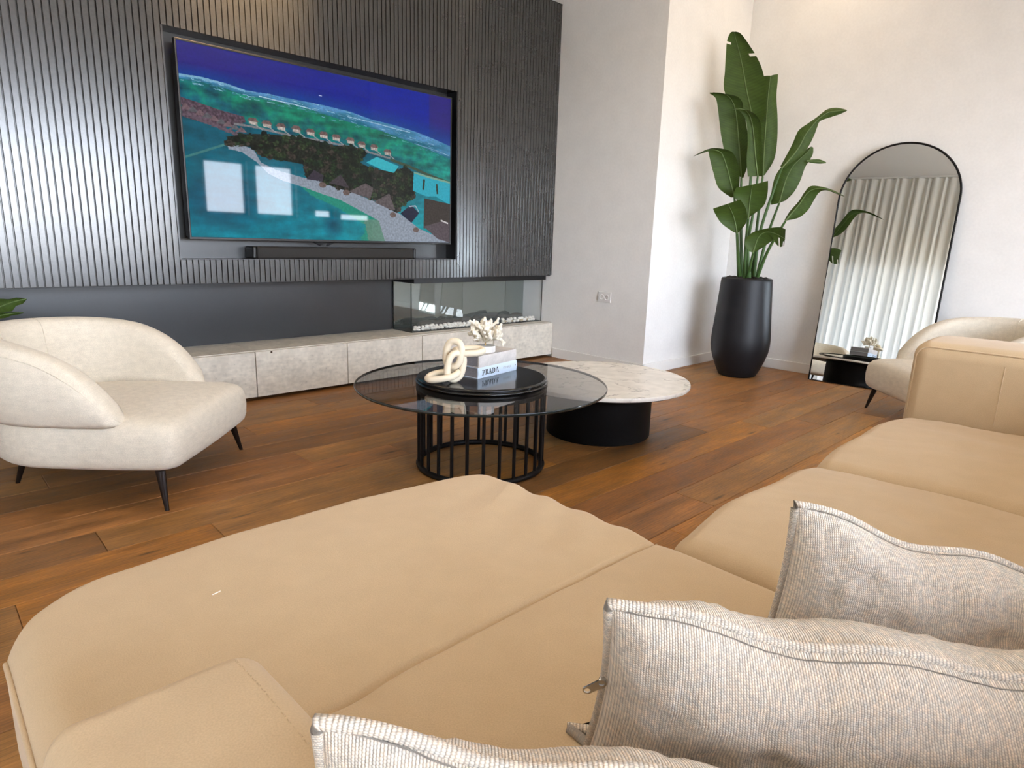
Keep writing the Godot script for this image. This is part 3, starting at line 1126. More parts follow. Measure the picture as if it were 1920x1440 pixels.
func fireplace() -> void:
	var x0 := 2.482
	var x1 := 3.758
	var f := thing("glass_fireplace", "built-in fireplace with a corner of clear glass above the cabinets", "fireplace", Vector3((x0 + x1) / 2, 0.262, -3.64))
	var hw := (x1 - x0) / 2
	build(boxed(Vector3(-hw, 0.0, -0.18), Vector3(hw, 0.018, 0.0598)), "burner_tray", M.ash, f)
	build(boxed(Vector3(-hw, 0.35, -0.17), Vector3(hw, 0.382, 0.09)), "hood", M.black, f)
	build(boxed(Vector3(-hw, 0.018, -0.1705), Vector3(hw, 0.35, -0.162)), "back_panel", M.dark_mirror, f)
	var g := MB.new()
	g.face([Vector3(-hw, 0.018, 0.055), Vector3(hw, 0.018, 0.055), Vector3(hw, 0.35, 0.055), Vector3(-hw, 0.35, 0.055)])
	build(g, "front_pane", M.pane, f)
	g = MB.new()
	g.face([Vector3(-hw, 0.018, -0.16), Vector3(-hw, 0.018, 0.055), Vector3(-hw, 0.35, 0.055), Vector3(-hw, 0.35, -0.16)])
	build(g, "side_pane", M.pane, f)
	for q in [[-hw, 0.055], [-hw, -0.16], [hw - 0.004, 0.055]]:
		build(boxed(Vector3(q[0] - 0.002, 0.018, q[1] - 0.002), Vector3(q[0] + 0.002, 0.35, q[1] + 0.002)), "pane_edge", M.glass_edge, f)
	# logs
	var logs := [[2.62, 2.92, -3.70, 0.02, "broad ash-grey fireplace log at the clear glass corner"], [2.90, 3.13, -3.755, 0.06, "short dark fireplace log behind the white coral"], [3.15, 3.395, -3.74, 0.0, "grey fireplace log with a raised end behind the coral"], [3.40, 3.66, -3.73, 0.04, "pale grey fireplace log nearest the white wall"]]
	rng.seed = 301
	for l in logs:
		var mb := MB.new()
		var pts := []
		var rad := []
		for k in 9:
			var t := k / 8.0
			pts.append(Vector3(lerpf(-0.5, 0.5, t) * (l[1] - l[0]), 0.028 + (0.03 * t if l[3] == 0.0 else 0.004 * sin(t * 9)), 0.012 * sin(t * 4.0 + l[0])))
			rad.append(0.026 * (0.75 + 0.35 * rng.randf()) * (0.7 if k == 0 or k == 8 else 1.0))
		tube(mb, pts, rad, 9, false, Vector2(1.2, 1.0))
		var o := build(mb, "fireplace_log", M.log)
		o.position = Vector3((l[0] + l[1]) / 2, 0.2805, l[2])
		tag(o, l[4], "log", "logs in the fireplace")
	# white pebbles in front of the logs
	var shapes := []
	var nz := FastNoiseLite.new()
	nz.seed = 5
	nz.frequency = 0.9
	for q in 5:
		var mb := MB.new()
		var rows := []
		for a in 7:
			var row := PackedVector3Array()
			var th := PI * a / 6.0
			for b in 9:
				var ph := TAU * b / 9
				var n := Vector3(sin(th) * cos(ph), -cos(th), sin(th) * sin(ph))
				row.append(n * Vector3(1.1, 0.75, 0.95) * (1.0 + 0.22 * nz.get_noise_3dv(n + Vector3.ONE * q * 3.0)))
			rows.append(row)
		mb.grid(rows, true, false, true)
		shapes.append(mb.mesh())
	var heaps := [[2.535, 2.585, 5, "at the clear glass corner of the fireplace"], [2.60, 2.80, 20, "in front of the broad ash-grey fireplace log"], [2.82, 3.12, 30, "in front of the short dark fireplace log"], [3.36, 3.72, 26, "in front of the fireplace log by the white wall"]]
	for hp in heaps:
		for k in hp[2]:
			var x: float = lerpf(hp[0], hp[1], (k + rng.randf() * 0.8) / hp[2])
			var layer := 0 if k % 3 != 1 else 1
			var r := rng.randf_range(0.012, 0.017)
			var tanned: bool = (hp[0] > 3.3 and k % 6 == 2) or (hp[0] > 2.8 and hp[0] < 3.0 and k > 27)
			var o := put(shapes[rng.randi() % 5], "pebble", M.pebble_tan if tanned else M.pebble, self)
			o.transform = Transform3D(Basis(Vector3.UP, rng.randf() * TAU).scaled(Vector3.ONE * r), Vector3(x, 0.2802 + r * 0.7 + layer * 0.016, -3.615 - rng.randf() * 0.022 - layer * 0.006))
			if tanned:
				tag(o, "tan pebble " + hp[3], "pebble", "tan pebbles " + hp[3])
			else:
				tag(o, "small white pebble " + hp[3], "pebble", "white pebbles " + hp[3])


# ------------------------------------------------------------------ curtain and lamps
func curtains() -> void:
	var spans := [[-3.35, -1.30, "sheer pale curtain of the window, next to the slatted wall", 0.0], [-1.26, 0.80, "sheer pale curtain of the window, its end away from the slats", 1.7]]
	for s in spans:
		var c := thing("curtain", s[2], "curtain", Vector3(-1.12, 0, (s[0] + s[1]) / 2), "sheer curtains")
		var rows := []
		var n := 240
		var len: float = s[1] - s[0]
		for r in 9:
			var y := lerpf(0.012, CEIL - 0.03, r / 8.0)
			var row := PackedVector3Array()
			for k in n + 1:
				var t := k / float(n)
				var w: float = t * len / 0.100 * TAU + s[3]
				row.append(Vector3((0.026 * sin(w) + 0.010 * sin(w * 0.37 + 1.0) + 0.006 * sin(w * 2.0 + r * 0.15)) * (1.0 - 0.25 * r / 8.0), y, (t - 0.5) * len + 0.014 * sin(w * 0.5 + r * 0.2)))
			rows.append(row)
		var mb := MB.new()
		mb.grid(rows)
		build(mb, "cloth", M.curtain, c)
		var rail := boxed(Vector3(-0.012, CEIL - 0.026, -len / 2), Vector3(0.012, CEIL - 0.001, len / 2), 0.002)
		build(rail, "rail", M.trim, c)


func downlights() -> void:
	var spots := [[Vector3(1.40, CEIL, -3.05), 22.0, "recessed ceiling lamp over the television"], [Vector3(3.0, CEIL, -1.6), 0.8, "recessed ceiling lamp over the coffee tables"], [Vector3(4.35, CEIL, -1.9), 0.5, "recessed ceiling lamp over the tall plant"], [Vector3(1.2, CEIL, -0.9), 0.8, "recessed ceiling lamp over the sofa"], [Vector3(0.7, CEIL, -1.9), 0.8, "recessed ceiling lamp over the armchair by the slats"]]
	for s in spots:
		var d := thing("ceiling_lamp", s[2], "lamp", s[0], "recessed ceiling lamps")
		var mb := MB.new()
		lathe(mb, Vector3.ZERO, [Vector2(0.036, -0.001), Vector2(0.05, -0.007), Vector2(0.052, -0.001)], 24)
		build(mb, "trim_ring", M.trim, d)
		mb = MB.new()
		lathe(mb, Vector3.ZERO, [Vector2(0.0, -0.003), Vector2(0.036, -0.003)], 24)
		build(mb, "diffuser", M.lamp, d)
		var l := SpotLight3D.new()
		l.name = "lamp_light"
		l.light_color = rgb8(255, 212, 160) if s[0].z < -3.0 else rgb8(255, 226, 188)
		l.light_energy = s[1]
		l.light_size = 0.035
		l.spot_angle = 26 if s[0].z < -3.0 else 75
		l.spot_angle_attenuation = 0.8
		l.spot_range = 12
		l.spot_attenuation = 2.0
		l.shadow_enabled = true
		l.rotation.x = -PI / 2 + (0.62 if s[0].z < -3.0 else 0.0)      # the one by the wall is turned towards the slats
		l.position.y = -0.012
		d.add_child(l)


# ------------------------------------------------------------------ sofa
func sofa() -> void:
	var s := thing("corner_sofa", "tan suede corner sofa with a chaise, low armrests and piped cushions", "sofa", Vector3(0, 0, 0))
	var base := MB.new()
	box(base, Vector3(0.05, 0.06, -0.50), Vector3(2.52, 0.215, 0.44), 0.01)
	box(base, Vector3(0.06, 0.06, -0.96), Vector3(0.86, 0.215, -0.501), 0.01)
	build(base, "base", M.sofa, s)
	for q in [[0.12, -0.9], [0.82, -0.9], [2.46, -0.46], [0.12, 0.38], [2.46, 0.38]]:
		var l := MB.new()
		lathe(l, Vector3(q[0], 0, q[1]), [Vector2(0.018, 0), Vector2(0.022, 0.06)], 12)
		build(l, "foot", M.black_metal, s)
	var wr := FastNoiseLite.new()
	wr.seed = 12
	wr.frequency = 3.2
	# chaise: one long pad with a sewn seam across it
	var seam := -0.548
	var zc := (-1.035 + 0.30) / 2
	var hz := (1.335) / 2
	var pad := func(p: Vector3) -> Vector3:
		var x := p.x + 0.467
		var z := p.z + zc
		var up := clampf((p.y - 0.02) / 0.06, 0, 1)
		# the front edge bows out and the front left corner is rounder than the rest
		var front := clampf((-0.70 - z) / 0.335, 0, 1)
		var bow := -0.022 * (1.0 - pow(absf(x - 0.40) / 0.45, 2.0)) * front
		var left := clampf((0.17 - x) / 0.14, 0, 1)
		p.z += bow + front * front * left * left * 0.10
		var right := clampf((x - 0.80) / 0.1, 0, 1)
		p.z += front * front * right * right * 0.035
		# crown
		var cx := absf(x - 0.467) / 0.437
		p.y += up * (0.012 * (1.0 - cx * cx) - 0.010 * front * front)
		# seam
		var ds := z - seam
		p.y -= up * (0.0075 * exp(-pow(ds / 0.0045, 2.0)) + 0.005 * exp(-pow(ds / 0.035, 2.0)))
		# creases that run in from the inner edge
		var inner := clampf((x - 0.45) / 0.45, 0, 1)
		var cr := sin((z * 62.0 + 5.0 * sin(x * 7.0)) + x * 9.0)
		p.y += up * inner * inner * clampf((seam - z) / 0.1, 0, 1) * clampf((z + 0.98) / 0.1, 0, 1) * 0.0036 * cr
		# soft hollows beside the armrest
		p.y += up * 0.004 * wr.get_noise_2d(x, z)
		p.y -= up * 0.010 * exp(-pow((x - 0.30) / 0.05, 2.0) - pow((z + 0.60) / 0.10, 2.0))
		return p
	var extra_z := []
	for k in range(-6, 7):
		extra_z.append(seam - zc + k * 0.003 + 0.0001)
	var mb := MB.new()
	rbox(mb, Vector3(0.467, 0.318, zc), Vector3(0.874, 0.205, 1.335), 0.045, 5, Vector3i(44, 2, 90), pad, [[], [], extra_z])
	var ch := build(mb, "chaise_cushion", M.sofa, s)
	# seam thread
	var pts := []
	for k in 50:
		var x := lerpf(0.20, 0.885, k / 49.0)
		var p: Vector3 = pad.call(Vector3(x - 0.467, 0.1025, seam - zc))
		pts.append(p + Vector3(0.467, 0.318 + 0.0002, zc))
	mb = MB.new()
	tube(mb, pts, 0.0011, 5)
	build(mb, "seam", M.sofa, ch)
	# piping down the left side of the chaise
	pts = []
	for k in 40:
		var z := lerpf(-0.985, -0.40, k / 39.0)
		var p: Vector3 = pad.call(Vector3(-0.4345, 0.074, z - zc))
		pts.append(p + Vector3(0.467 - 0.001, 0.318, zc))
	mb = MB.new()
	tube(mb, pts, 0.0032, 6)
	build(mb, "piping", M.sofa, ch)
	# two seat cushions
	for q in [[0.908, 1.548, 0.0], [1.552, 2.246, 2.0]]:
		var xc: float = (q[0] + q[1]) / 2
		var wx: float = q[1] - q[0]
		var cush := func(p: Vector3) -> Vector3:
			var up := clampf((p.y + 0.02) / 0.08, 0, 1)
			var tx := absf(p.x) / (wx / 2)
			var front := clampf((-0.15 - p.z) / 0.275, 0, 1)
			p.y += up * (0.016 * (1.0 - tx * tx) - 0.012 * front * front)
			p.z += -0.012 * (1.0 - tx * tx) * front + 0.006 * sin(p.x * 17.0 + q[2]) * front
			p.y += up * (0.0016 * sin(p.x * 38.0 + 6.0 * sin(p.z * 5.0 + q[2])) * clampf(1.2 - absf(p.z + 0.1) * 3.0, 0, 1) + 0.005 * wr.get_noise_2d(p.x * 1.5 + q[2] * 9, p.z * 1.5))
			return p
		mb = MB.new()
		rbox(mb, Vector3(xc, 0.318, -0.128), Vector3(wx, 0.203, 0.85), 0.042, 5, Vector3i(36, 2, 30), cush)
		build(mb, "seat_cushion", M.sofa, s)
	# left armrest: low, with a stitched inner edge
	mb = MB.new()
	var arm := func(p: Vector3) -> Vector3:
		p.y -= 0.010 * clampf((-0.25 - p.z) / 0.18, 0, 1)
		p.y += 0.004 * wr.get_noise_2d(p.x * 2 + 4, p.z * 2) * clampf(p.y / 0.03, 0, 1)
		return p
	rbox(mb, Vector3(0.117, 0.478, -0.135), Vector3(0.176, 0.118, 0.87), 0.030, 5, Vector3i(6, 3, 30), arm)
	var la := build(mb, "armrest", M.sofa, s)
	mb = MB.new()
	for k in 60:
		var z := -0.545 + k * 0.010
		var a: Vector3 = arm.call(Vector3(0.062, 0.0588, z + 0.135))
		var b: Vector3 = arm.call(Vector3(0.062, 0.0588, z + 0.141))
		tube(mb, [a + Vector3(0.117, 0.478, -0.135), b + Vector3(0.117, 0.478, -0.135)], 0.0007, 4)
	build(mb, "stitching", M.sofa, la)
	# right armrest: taller and broad
	mb = MB.new()
	var arm2 := func(p: Vector3) -> Vector3:
		var up := clampf(p.y / 0.25, 0, 1)
		p.x += 0.02 * up * clampf(-p.x / 0.1, 0, 1) * 0.5
		p.y += 0.010 * up * (1.0 - pow(p.x / 0.16, 2.0))
		return p
	rbox(mb, Vector3(2.410, 0.352, -0.125), Vector3(0.320, 0.575, 0.86), 0.045, 5, Vector3i(8, 8, 14), arm2)
	var ra := build(mb, "armrest", M.sofa, s)
	mb = MB.new()
	var edge := []
	for k in 14: edge.append(Vector3(-0.16 + 0.0132, lerpf(0.07, 0.2425, k / 13.0), -0.43 + 0.0132))
	for k in range(1, 5): edge.append(Vector3(-0.16 + 0.0132, 0.2425 + 0.0318 * sin(k / 4.0 * PI / 2), -0.43 + 0.0132 + 0.0318 * (1.0 - cos(k / 4.0 * PI / 2))))
	for k in range(1, 25): edge.append(Vector3(-0.16 + 0.0132, 0.2875 - 0.0132, lerpf(-0.385, 0.38, k / 24.0)))
	var run := []
	for e in edge:
		var g: Vector3 = arm2.call(e)
		run.append(g + Vector3(2.410 - 0.0012, 0.352 + 0.0008, -0.125))
	tube(mb, run, 0.0028, 6)
	build(mb, "piping", M.sofa, ra)
	mb = MB.new()
	run = []
	for k in 12:
		var g: Vector3 = arm2.call(Vector3(-0.16, lerpf(0.07, 0.2425, k / 11.0), -0.19))
		run.append(g + Vector3(2.410, 0.352, -0.125))
	run.append(arm2.call(Vector3(-0.16 + 0.0132, 0.2743, -0.19)) + Vector3(2.410, 0.352, -0.125))
	tube(mb, run, 0.0016, 5)
	build(mb, "seam", M.sofa, ra)
	# backrest behind the camera
	mb = MB.new()
	rbox(mb, Vector3(1.285, 0.46, 0.40), Vector3(2.49, 0.50, 0.19), 0.06, 4, Vector3i(10, 4, 2))
	build(mb, "backrest", M.sofa, s)


func pillows() -> void:
	var specs := [
		{"corner": Vector3(0.150, 0.620, -0.322), "dir": Vector3(0.74, 0, 0.67), "tilt": 6.0, "th": 0.056, "roll": 7.0, "label": "oatmeal knitted pillow next to the low stitched armrest", "seed": 3, "zip": false},
		{"corner": Vector3(0.398, 0.622, -0.288), "dir": Vector3(0.66, 0, 0.75), "tilt": 14.0, "th": 0.082, "roll": 5.5, "label": "oatmeal knitted pillow with a zip pull, between the other two pillows", "seed": 8, "zip": true},
		{"corner": Vector3(0.742, 0.618, -0.276), "dir": Vector3(0.68, 0, 0.73), "tilt": -4.0, "th": 0.07, "roll": 10.5, "label": "oatmeal knitted pillow with piped edges on the seat cushions", "seed": 15, "zip": false},
	]
	var a := 0.25
	var b := 0.138
	for q in specs:
		var x: Vector3 = q.dir.normalized()
		var w := Vector3(x.z, 0, -x.x)      # away from the camera
		var th: float = q.th
		var ti := deg_to_rad(q.tilt)
		var y := Vector3.UP * cos(ti) - w * sin(ti)
		var z := x.cross(y).normalized()
		var roll := deg_to_rad(q.roll)      # the far corner sits highest, the top edge falls away from it
		var x2 := x * cos(roll) - y * sin(roll)
		y = y * cos(roll) + x * sin(roll)
		x = x2
		var bs := Basis(x, y, z)
		var centre: Vector3 = q.corner + x * a - y * b
		var floor_y := 0.4325
		var p := thing("pillow", q.label, "pillow", centre, "knitted pillows on the sofa", bs)
		var nz := FastNoiseLite.new()
		nz.seed = q.seed
		nz.frequency = 2.4
		var n := 60
		var m := 40
		var outline := func(u: float, v: float) -> Vector2:
			var px := a * u * (1.0 - 0.055 * (1.0 - v * v) * u * u)
			var py := b * v * (1.0 - 0.13 * (1.0 - pow(absf(u), 2.6)) * v * v)
			return Vector2(px, py + 0.006 * sin(u * 9.0 + q.seed) * v * v)
		var point := func(u: float, v: float, side: float) -> Vector3:
			var o: Vector2 = outline.call(u, v)
			var fu := pow(maxf(0.0, 1.0 - pow(absf(u), 3.0)), 0.55)
			var fv := pow(maxf(0.0, 1.0 - pow(absf(v), 2.4)), 0.58)
			var t := th * fu * fv
			var edge := 1.0 - fu * fv
			# gathers that run from the seam inwards
			t += fu * fv * (0.010 * nz.get_noise_2d(u * 3.4 + side * 20, v * 0.8) + 0.006 * nz.get_noise_2d(u * 9.0 + side * 40, v * 0.9) * (0.3 + edge) + 0.008 * nz.get_noise_2d(u * 1.2, v * 1.5 + side * 9))
			var r := Vector3(o.x, o.y, side * maxf(t, 0.0))
			# the underside flattens on the seat
			var g: Vector3 = centre + bs * r
			if g.y < floor_y:
				g.y = floor_y + 0.001
				r = bs.inverse() * (g - centre)
			return r
		var mb := MB.new()
		for side in [-1.0, 1.0]:
			var s0 := mb.v.size()
			for j in m + 1:
				for i in n + 1:
					var u := sin((i / float(n) * 2 - 1) * PI / 2) * 0.55 + (i / float(n) * 2 - 1) * 0.45
					var v := sin((j / float(m) * 2 - 1) * PI / 2) * 0.55 + (j / float(m) * 2 - 1) * 0.45
					var r: Vector3 = point.call(u, v, side)
					mb.add(r, Vector2(u * a + side * 0.37, v * b * 1.25))
			for j in m:
				for i in n:
					var k := s0 + j * (n + 1) + i
					if side > 0: mb.quad(k, k + 1, k + n + 2, k + n + 1)
					else: mb.quad(k, k + n + 1, k + n + 2, k + 1)
		build(mb, "cover", M.pillow, p)
		var ring := []
		for k in 200:
			var t := k / 200.0 * 4.0
			var e := Vector2.ZERO
			if t < 1: e = Vector2(lerpf(-1, 1, t), 1)
			elif t < 2: e = Vector2(1, lerpf(1, -1, t - 1))
			elif t < 3: e = Vector2(lerpf(1, -1, t - 2), -1)
			else: e = Vector2(-1, lerpf(-1, 1, t - 3))
			ring.append(point.call(e.x, e.y, 0.0) * Vector3(0.998, 0.998, 1))
		mb = MB.new()
		tube(mb, ring, 0.0052, 7, true)
		# cloth runs along the piping, so its weave follows the seam
		for k in mb.t.size():
			mb.t[k] = Vector2(mb.t[k].y * 1.4, mb.t[k].x * 0.03)
		build(mb, "piping", M.pillow, p)
		mb = MB.new()
		var inner := []
		for k in 90:
			var u := lerpf(-0.96, 0.96, k / 89.0)
			var r: Vector3 = point.call(u, 0.985, 1.0)
			inner.append(r + Vector3(0, 0, 0.0006))
		tube(mb, inner, 0.0008, 4)
		build(mb, "seam", M.pillow, p)
		if q.zip:
			var zp := Node3D.new()
			zp.name = "zipper"
			p.add_child(zp, true)
			var at: Vector3 = point.call(-1.0, 0.30, 0.0)
			# slider and pull: seen from the camera's side
			var slider := MB.new()
			rbox(slider, at + Vector3(-0.003, 0.004, 0.006), Vector3(0.007, 0.007, 0.005), 0.002, 2)
			build(slider, "slider", M.chrome, p)
			var out := PackedVector2Array()
			for k in 13: out.append(Vector2(cos(PI * k / 12) * 0.0048, 0.0 + sin(PI * k / 12) * 0.0048))
			for k in 13: out.append(Vector2(-cos(PI * k / 12) * 0.0044, -0.0155 - sin(PI * k / 12) * 0.0044))
			var pull := CSGPolygon3D.new()
			pull.polygon = out
			pull.depth = 0.0014
			pull.name = "pull"
			pull.material = M.chrome
			for hole in [[-0.0155, 0.0029], [0.0004, 0.0026]]:
				var c := CSGCylinder3D.new()
				c.radius = hole[1]
				c.height = 0.01
				c.sides = 20
				c.operation = CSGShape3D.OPERATION_SUBTRACTION
				c.rotation.x = PI / 2
				c.position = Vector3(0, hole[0], -0.0007)
				pull.add_child(c)
			p.add_child(pull, true)
			pull.transform = Transform3D(Basis(Vector3(0, 0, 1), deg_to_rad(-44)), at + Vector3(-0.004, 0.003, 0.009))
			p.remove_child(zp)
			zp.free()


# ------------------------------------------------------------------ armchair
func armchair(at: Vector3, fwd: Vector3, label: String) -> void:
	fwd = fwd.normalized()
	var side := Vector3(fwd.z, 0, -fwd.x)
	var c := thing("armchair", label, "armchair", at, "cream armchairs", Basis(side, Vector3.UP, fwd))
	# outline of the seat from above (x across, z forward)
	var outline := func(inset: float) -> PackedVector3Array:
		var pts := PackedVector3Array()
		var half := 0.328 - inset
		var front := 0.045 - inset
		var r := 0.055
		for k in 7:      # front right corner
			var an := PI / 2 * k / 6
			pts.append(Vector3(half - r + sin(an) * r, 0, front - r + cos(an) * r))
		for k in 8: pts.append(Vector3(half + 0.004 * sin(PI * k / 8.0), 0, lerpf(front - r, -0.36, (k + 1) / 9.0)))
		for k in 25:
			var an := PI * k / 24
			pts.append(Vector3(cos(an) * half, 0, -0.36 - sin(an) * (0.345 - inset)))
		for k in 8: pts.append(Vector3(-half - 0.004 * sin(PI * k / 8.0), 0, lerpf(-0.36, front - r, (k + 1) / 9.0)))
		for k in 7:
			var an := PI / 2 * (6 - k) / 6
			pts.append(Vector3(-half + r - sin(an) * r, 0, front - r + cos(an) * r))
		for k in 8: pts.append(Vector3(lerpf(-half + r, half - r, (k + 1) / 9.0), 0, front + 0.006 * sin(PI * (k + 1) / 9.0)))
		return pts
	var mb := MB.new()
	var rows := []
	for q in [[0.12, 0.131], [0.045, 0.132], [0.018, 0.139], [0.006, 0.152], [0.0, 0.175], [-0.002, 0.215], [0.0, 0.250], [0.006, 0.274], [0.018, 0.291], [0.04, 0.303], [0.09, 0.314], [0.16, 0.322], [0.24, 0.327]]:
		var row: PackedVector3Array = outline.call(q[0])
		for k in row.size():
			row[k].y = q[1] + 0.006 * clampf(q[1] - 0.25, 0, 0.08) / 0.08 * (row[k].z + 0.3)
		rows.append(row)
	mb.grid(rows, true, false, true)
	mb.fan(rows[0], Vector3(0, 0.131, -0.3))
	mb.fan(rows[rows.size() - 1], Vector3(0, 0.328, -0.3), true)
	build(mb, "seat", M.chair, c)
	# the wrapped back and arms: a thick shell that rises from both tips
	var path := []
	var arc := 0.0
	for k in 15: path.append(Vector3(-0.288 - 0.004 * sin(k / 14.0 * PI), 0, lerpf(-0.125, -0.37, k / 15.0)))
	for k in 33:
		var an := PI - PI * k / 32
		path.append(Vector3(cos(an) * 0.288, 0, -0.37 - sin(an) * 0.295))
	for k in 15: path.append(Vector3(0.288 + 0.004 * sin(k / 14.0 * PI), 0, lerpf(-0.37, -0.125, (k + 1) / 15.0)))
	var dist := [0.0]
	for k in range(1, path.size()):
		dist.append(dist[k - 1] + path[k].distance_to(path[k - 1]))
	var total: float = dist[dist.size() - 1]
	var sec := []
	var outer_edge := []
	var inner_seams := [[], []]
	var np := path.size()
	for k in np:
		var a: float = minf(dist[k], total - dist[k])
		var top := 0.298 + 0.278 * (1.0 - exp(-a / 0.135)) + 0.002
		var t: Vector3 = (path[mini(k + 1, np - 1)] - path[maxi(k - 1, 0)]).normalized()
		var nrm := Vector3(t.z, 0, -t.x)     # towards the inside or outside
		if nrm.dot(Vector3(0, 0, -0.30) - path[k]) > 0: nrm = -nrm      # outwards
		var bot := 0.288
		var hgt := top - bot
		var half := 0.050 * clampf(0.30 + a / 0.05, 0, 1)
		var rt := minf(0.045, hgt * 0.45)
		var row := PackedVector3Array()
		# from the outer bottom, up, over the top and down inside
		var bulge := 0.022 * clampf(hgt / 0.28, 0, 1)
		for q in [[0.80, 0.0, -0.004], [1.0, 0.0, 0.010], [1.06, 0.22, 0.0], [1.02, 0.5, 0.0], [0.98, 0.78, 0.0], [0.94, 1.0, -0.030], [0.80, 1.0, -0.010], [0.45, 1.0, -0.001], [0.0, 1.0, 0.0], [-0.45, 1.0, -0.003], [-0.80, 1.0, -0.014], [-0.95, 1.0, -0.036], [-1.0, 0.72, 0.0], [-1.02, 0.45, 0.0], [-1.06, 0.2, 0.0], [-1.06, 0.0, 0.0]]:
			var off: float = q[0] * half
			if q[0] > 0.9: off += bulge * sin(clampf(q[1], 0, 1) * PI) * (1.0 - 0.3 * q[1])
			var y: float = bot + q[1] * hgt + q[2] * clampf(rt / 0.045, 0, 1)
			# the shell leans out a little with height
			off += 0.030 * clampf((y - bot) / 0.3, 0, 1)
			row.append(path[k] + nrm * off + Vector3.UP * y)
		sec.append(row)
		outer_edge.append(row[5] + nrm * 0.0015)
		for w in 2:
			if k == [27, np - 28][w]:
				for r in range(8, 16): inner_seams[w].append(row[r] - nrm * 0.0008)
	mb = MB.new()
	mb.grid(sec, true, false, true)
	mb.fan(sec[0], path[0] + Vector3.UP * 0.292, false)
	mb.fan(sec[np - 1], path[np - 1] + Vector3.UP * 0.292, true)
	var bk := build(mb, "backrest", M.chair, c)
	mb = MB.new()
	tube(mb, outer_edge, 0.0018, 5)
	build(mb, "piping", M.chair, bk)
	for w in 2:
		mb = MB.new()
		tube(mb, inner_seams[w], 0.0016, 5)
		build(mb, "seam", M.chair, bk)
	# blade legs
	for q in [[0.290, -0.025, 0.316, 0.0], [-0.290, -0.025, -0.316, 0.0], [0.095, -0.60, 0.10, -0.645], [-0.095, -0.60, -0.10, -0.645]]:
		var l := MB.new()
		var topp := Vector3(q[0], 0.1315, q[1])
		var foot := Vector3(q[2], 0.0, q[3])
		var rows2 := []
		for k in 7:
			var t := k / 6.0
			var p := topp.lerp(foot, t)
			var hx := lerpf(0.0115, 0.0062, t)
			var hz := lerpf(0.018, 0.0075, t)
			var row := PackedVector3Array()
			for s in 8:
				var an := TAU * s / 8
				row.append(p + Vector3(cos(an) * hx, 0, sin(an) * hz))
			rows2.append(row)
		l.grid(rows2, true)
		l.fan(rows2[0], topp, true)
		l.fan(rows2[6], foot, false)
		build(l, "leg", M.leg_metal, c)


# ------------------------------------------------------------------ coffee tables
func glass_table() -> void:
	var t := thing("cage_table", "round coffee table of smoked glass on a black wire cage", "coffee table", Vector3(1.658, 0, -1.90))
	var r := 0.255
	var mb := MB.new()
	var ring := func(y: float, rr: float) -> Array:
		var out := []
		for k in 72: out.append(Vector3(cos(TAU * k / 72) * rr, y, sin(TAU * k / 72) * rr))
		return out
	tube(mb, ring.call(0.012, r), 0.012, 8, true)
	build(mb, "bottom_ring", M.black_metal, t)
	mb = MB.new()
	lathe(mb, Vector3.ZERO, [Vector2(0.244, 0.316), Vector2(0.263, 0.316), Vector2(0.263, 0.316), Vector2(0.265, 0.320), Vector2(0.265, 0.349), Vector2(0.263, 0.3512), Vector2(0.263, 0.3512), Vector2(0.244, 0.3512), Vector2(0.244, 0.3512), Vector2(0.244, 0.316)], 96)
	build(mb, "top_ring", M.black_metal, t)
	var bar := MB.new()
	tube(bar, [Vector3(0, 0.014, 0), Vector3(0, 0.327, 0)], 0.0068, 8)
	var bm := bar.mesh()
	for k in 26:
		var o := put(bm, "bar", M.black_metal, t)
		o.position = Vector3(cos(TAU * (k + 0.3) / 26) * r, 0, sin(TAU * (k + 0.3) / 26) * r)
	var g := MB.new()
	lathe(g, Vector3(0, 0.3415, 0), [Vector2(0.0, 0.0105), Vector2(0.504, 0.0105)], 128)
	for k in range(0, g.ix.size(), 3):
		var sw := g.ix[k + 1]
		g.ix[k + 1] = g.ix[k + 2]
		g.ix[k + 2] = sw
	build(g, "glass_top", M.glass, t)
	mb = MB.new()
	lathe(mb, Vector3(0, 0.3415, 0), [Vector2(0.5040, 0.0), Vector2(0.5060, 0.002), Vector2(0.5060, 0.0085), Vector2(0.5040, 0.0105)], 128)
	build(mb, "glass_edge", M.glass_edge, t)
	var tr := thing("round_tray", "round glossy black tray with a stepped rim on the glass table", "tray", Vector3(1.658, 0.3525, -1.90))
	mb = MB.new()
	lathe(mb, Vector3.ZERO, [Vector2(0.0, 0.0), Vector2(0.262, 0.0), Vector2(0.262, 0.0), Vector2(0.267, 0.003), Vector2(0.268, 0.007), Vector2(0.265, 0.0105), Vector2(0.259, 0.012), Vector2(0.259, 0.012), Vector2(0.258, 0.0135), Vector2(0.262, 0.0155), Vector2(0.263, 0.019), Vector2(0.260, 0.0225), Vector2(0.254, 0.024), Vector2(0.254, 0.024), Vector2(0.0, 0.024)], 96)
	build(mb, "disc", M.black_gloss, tr)


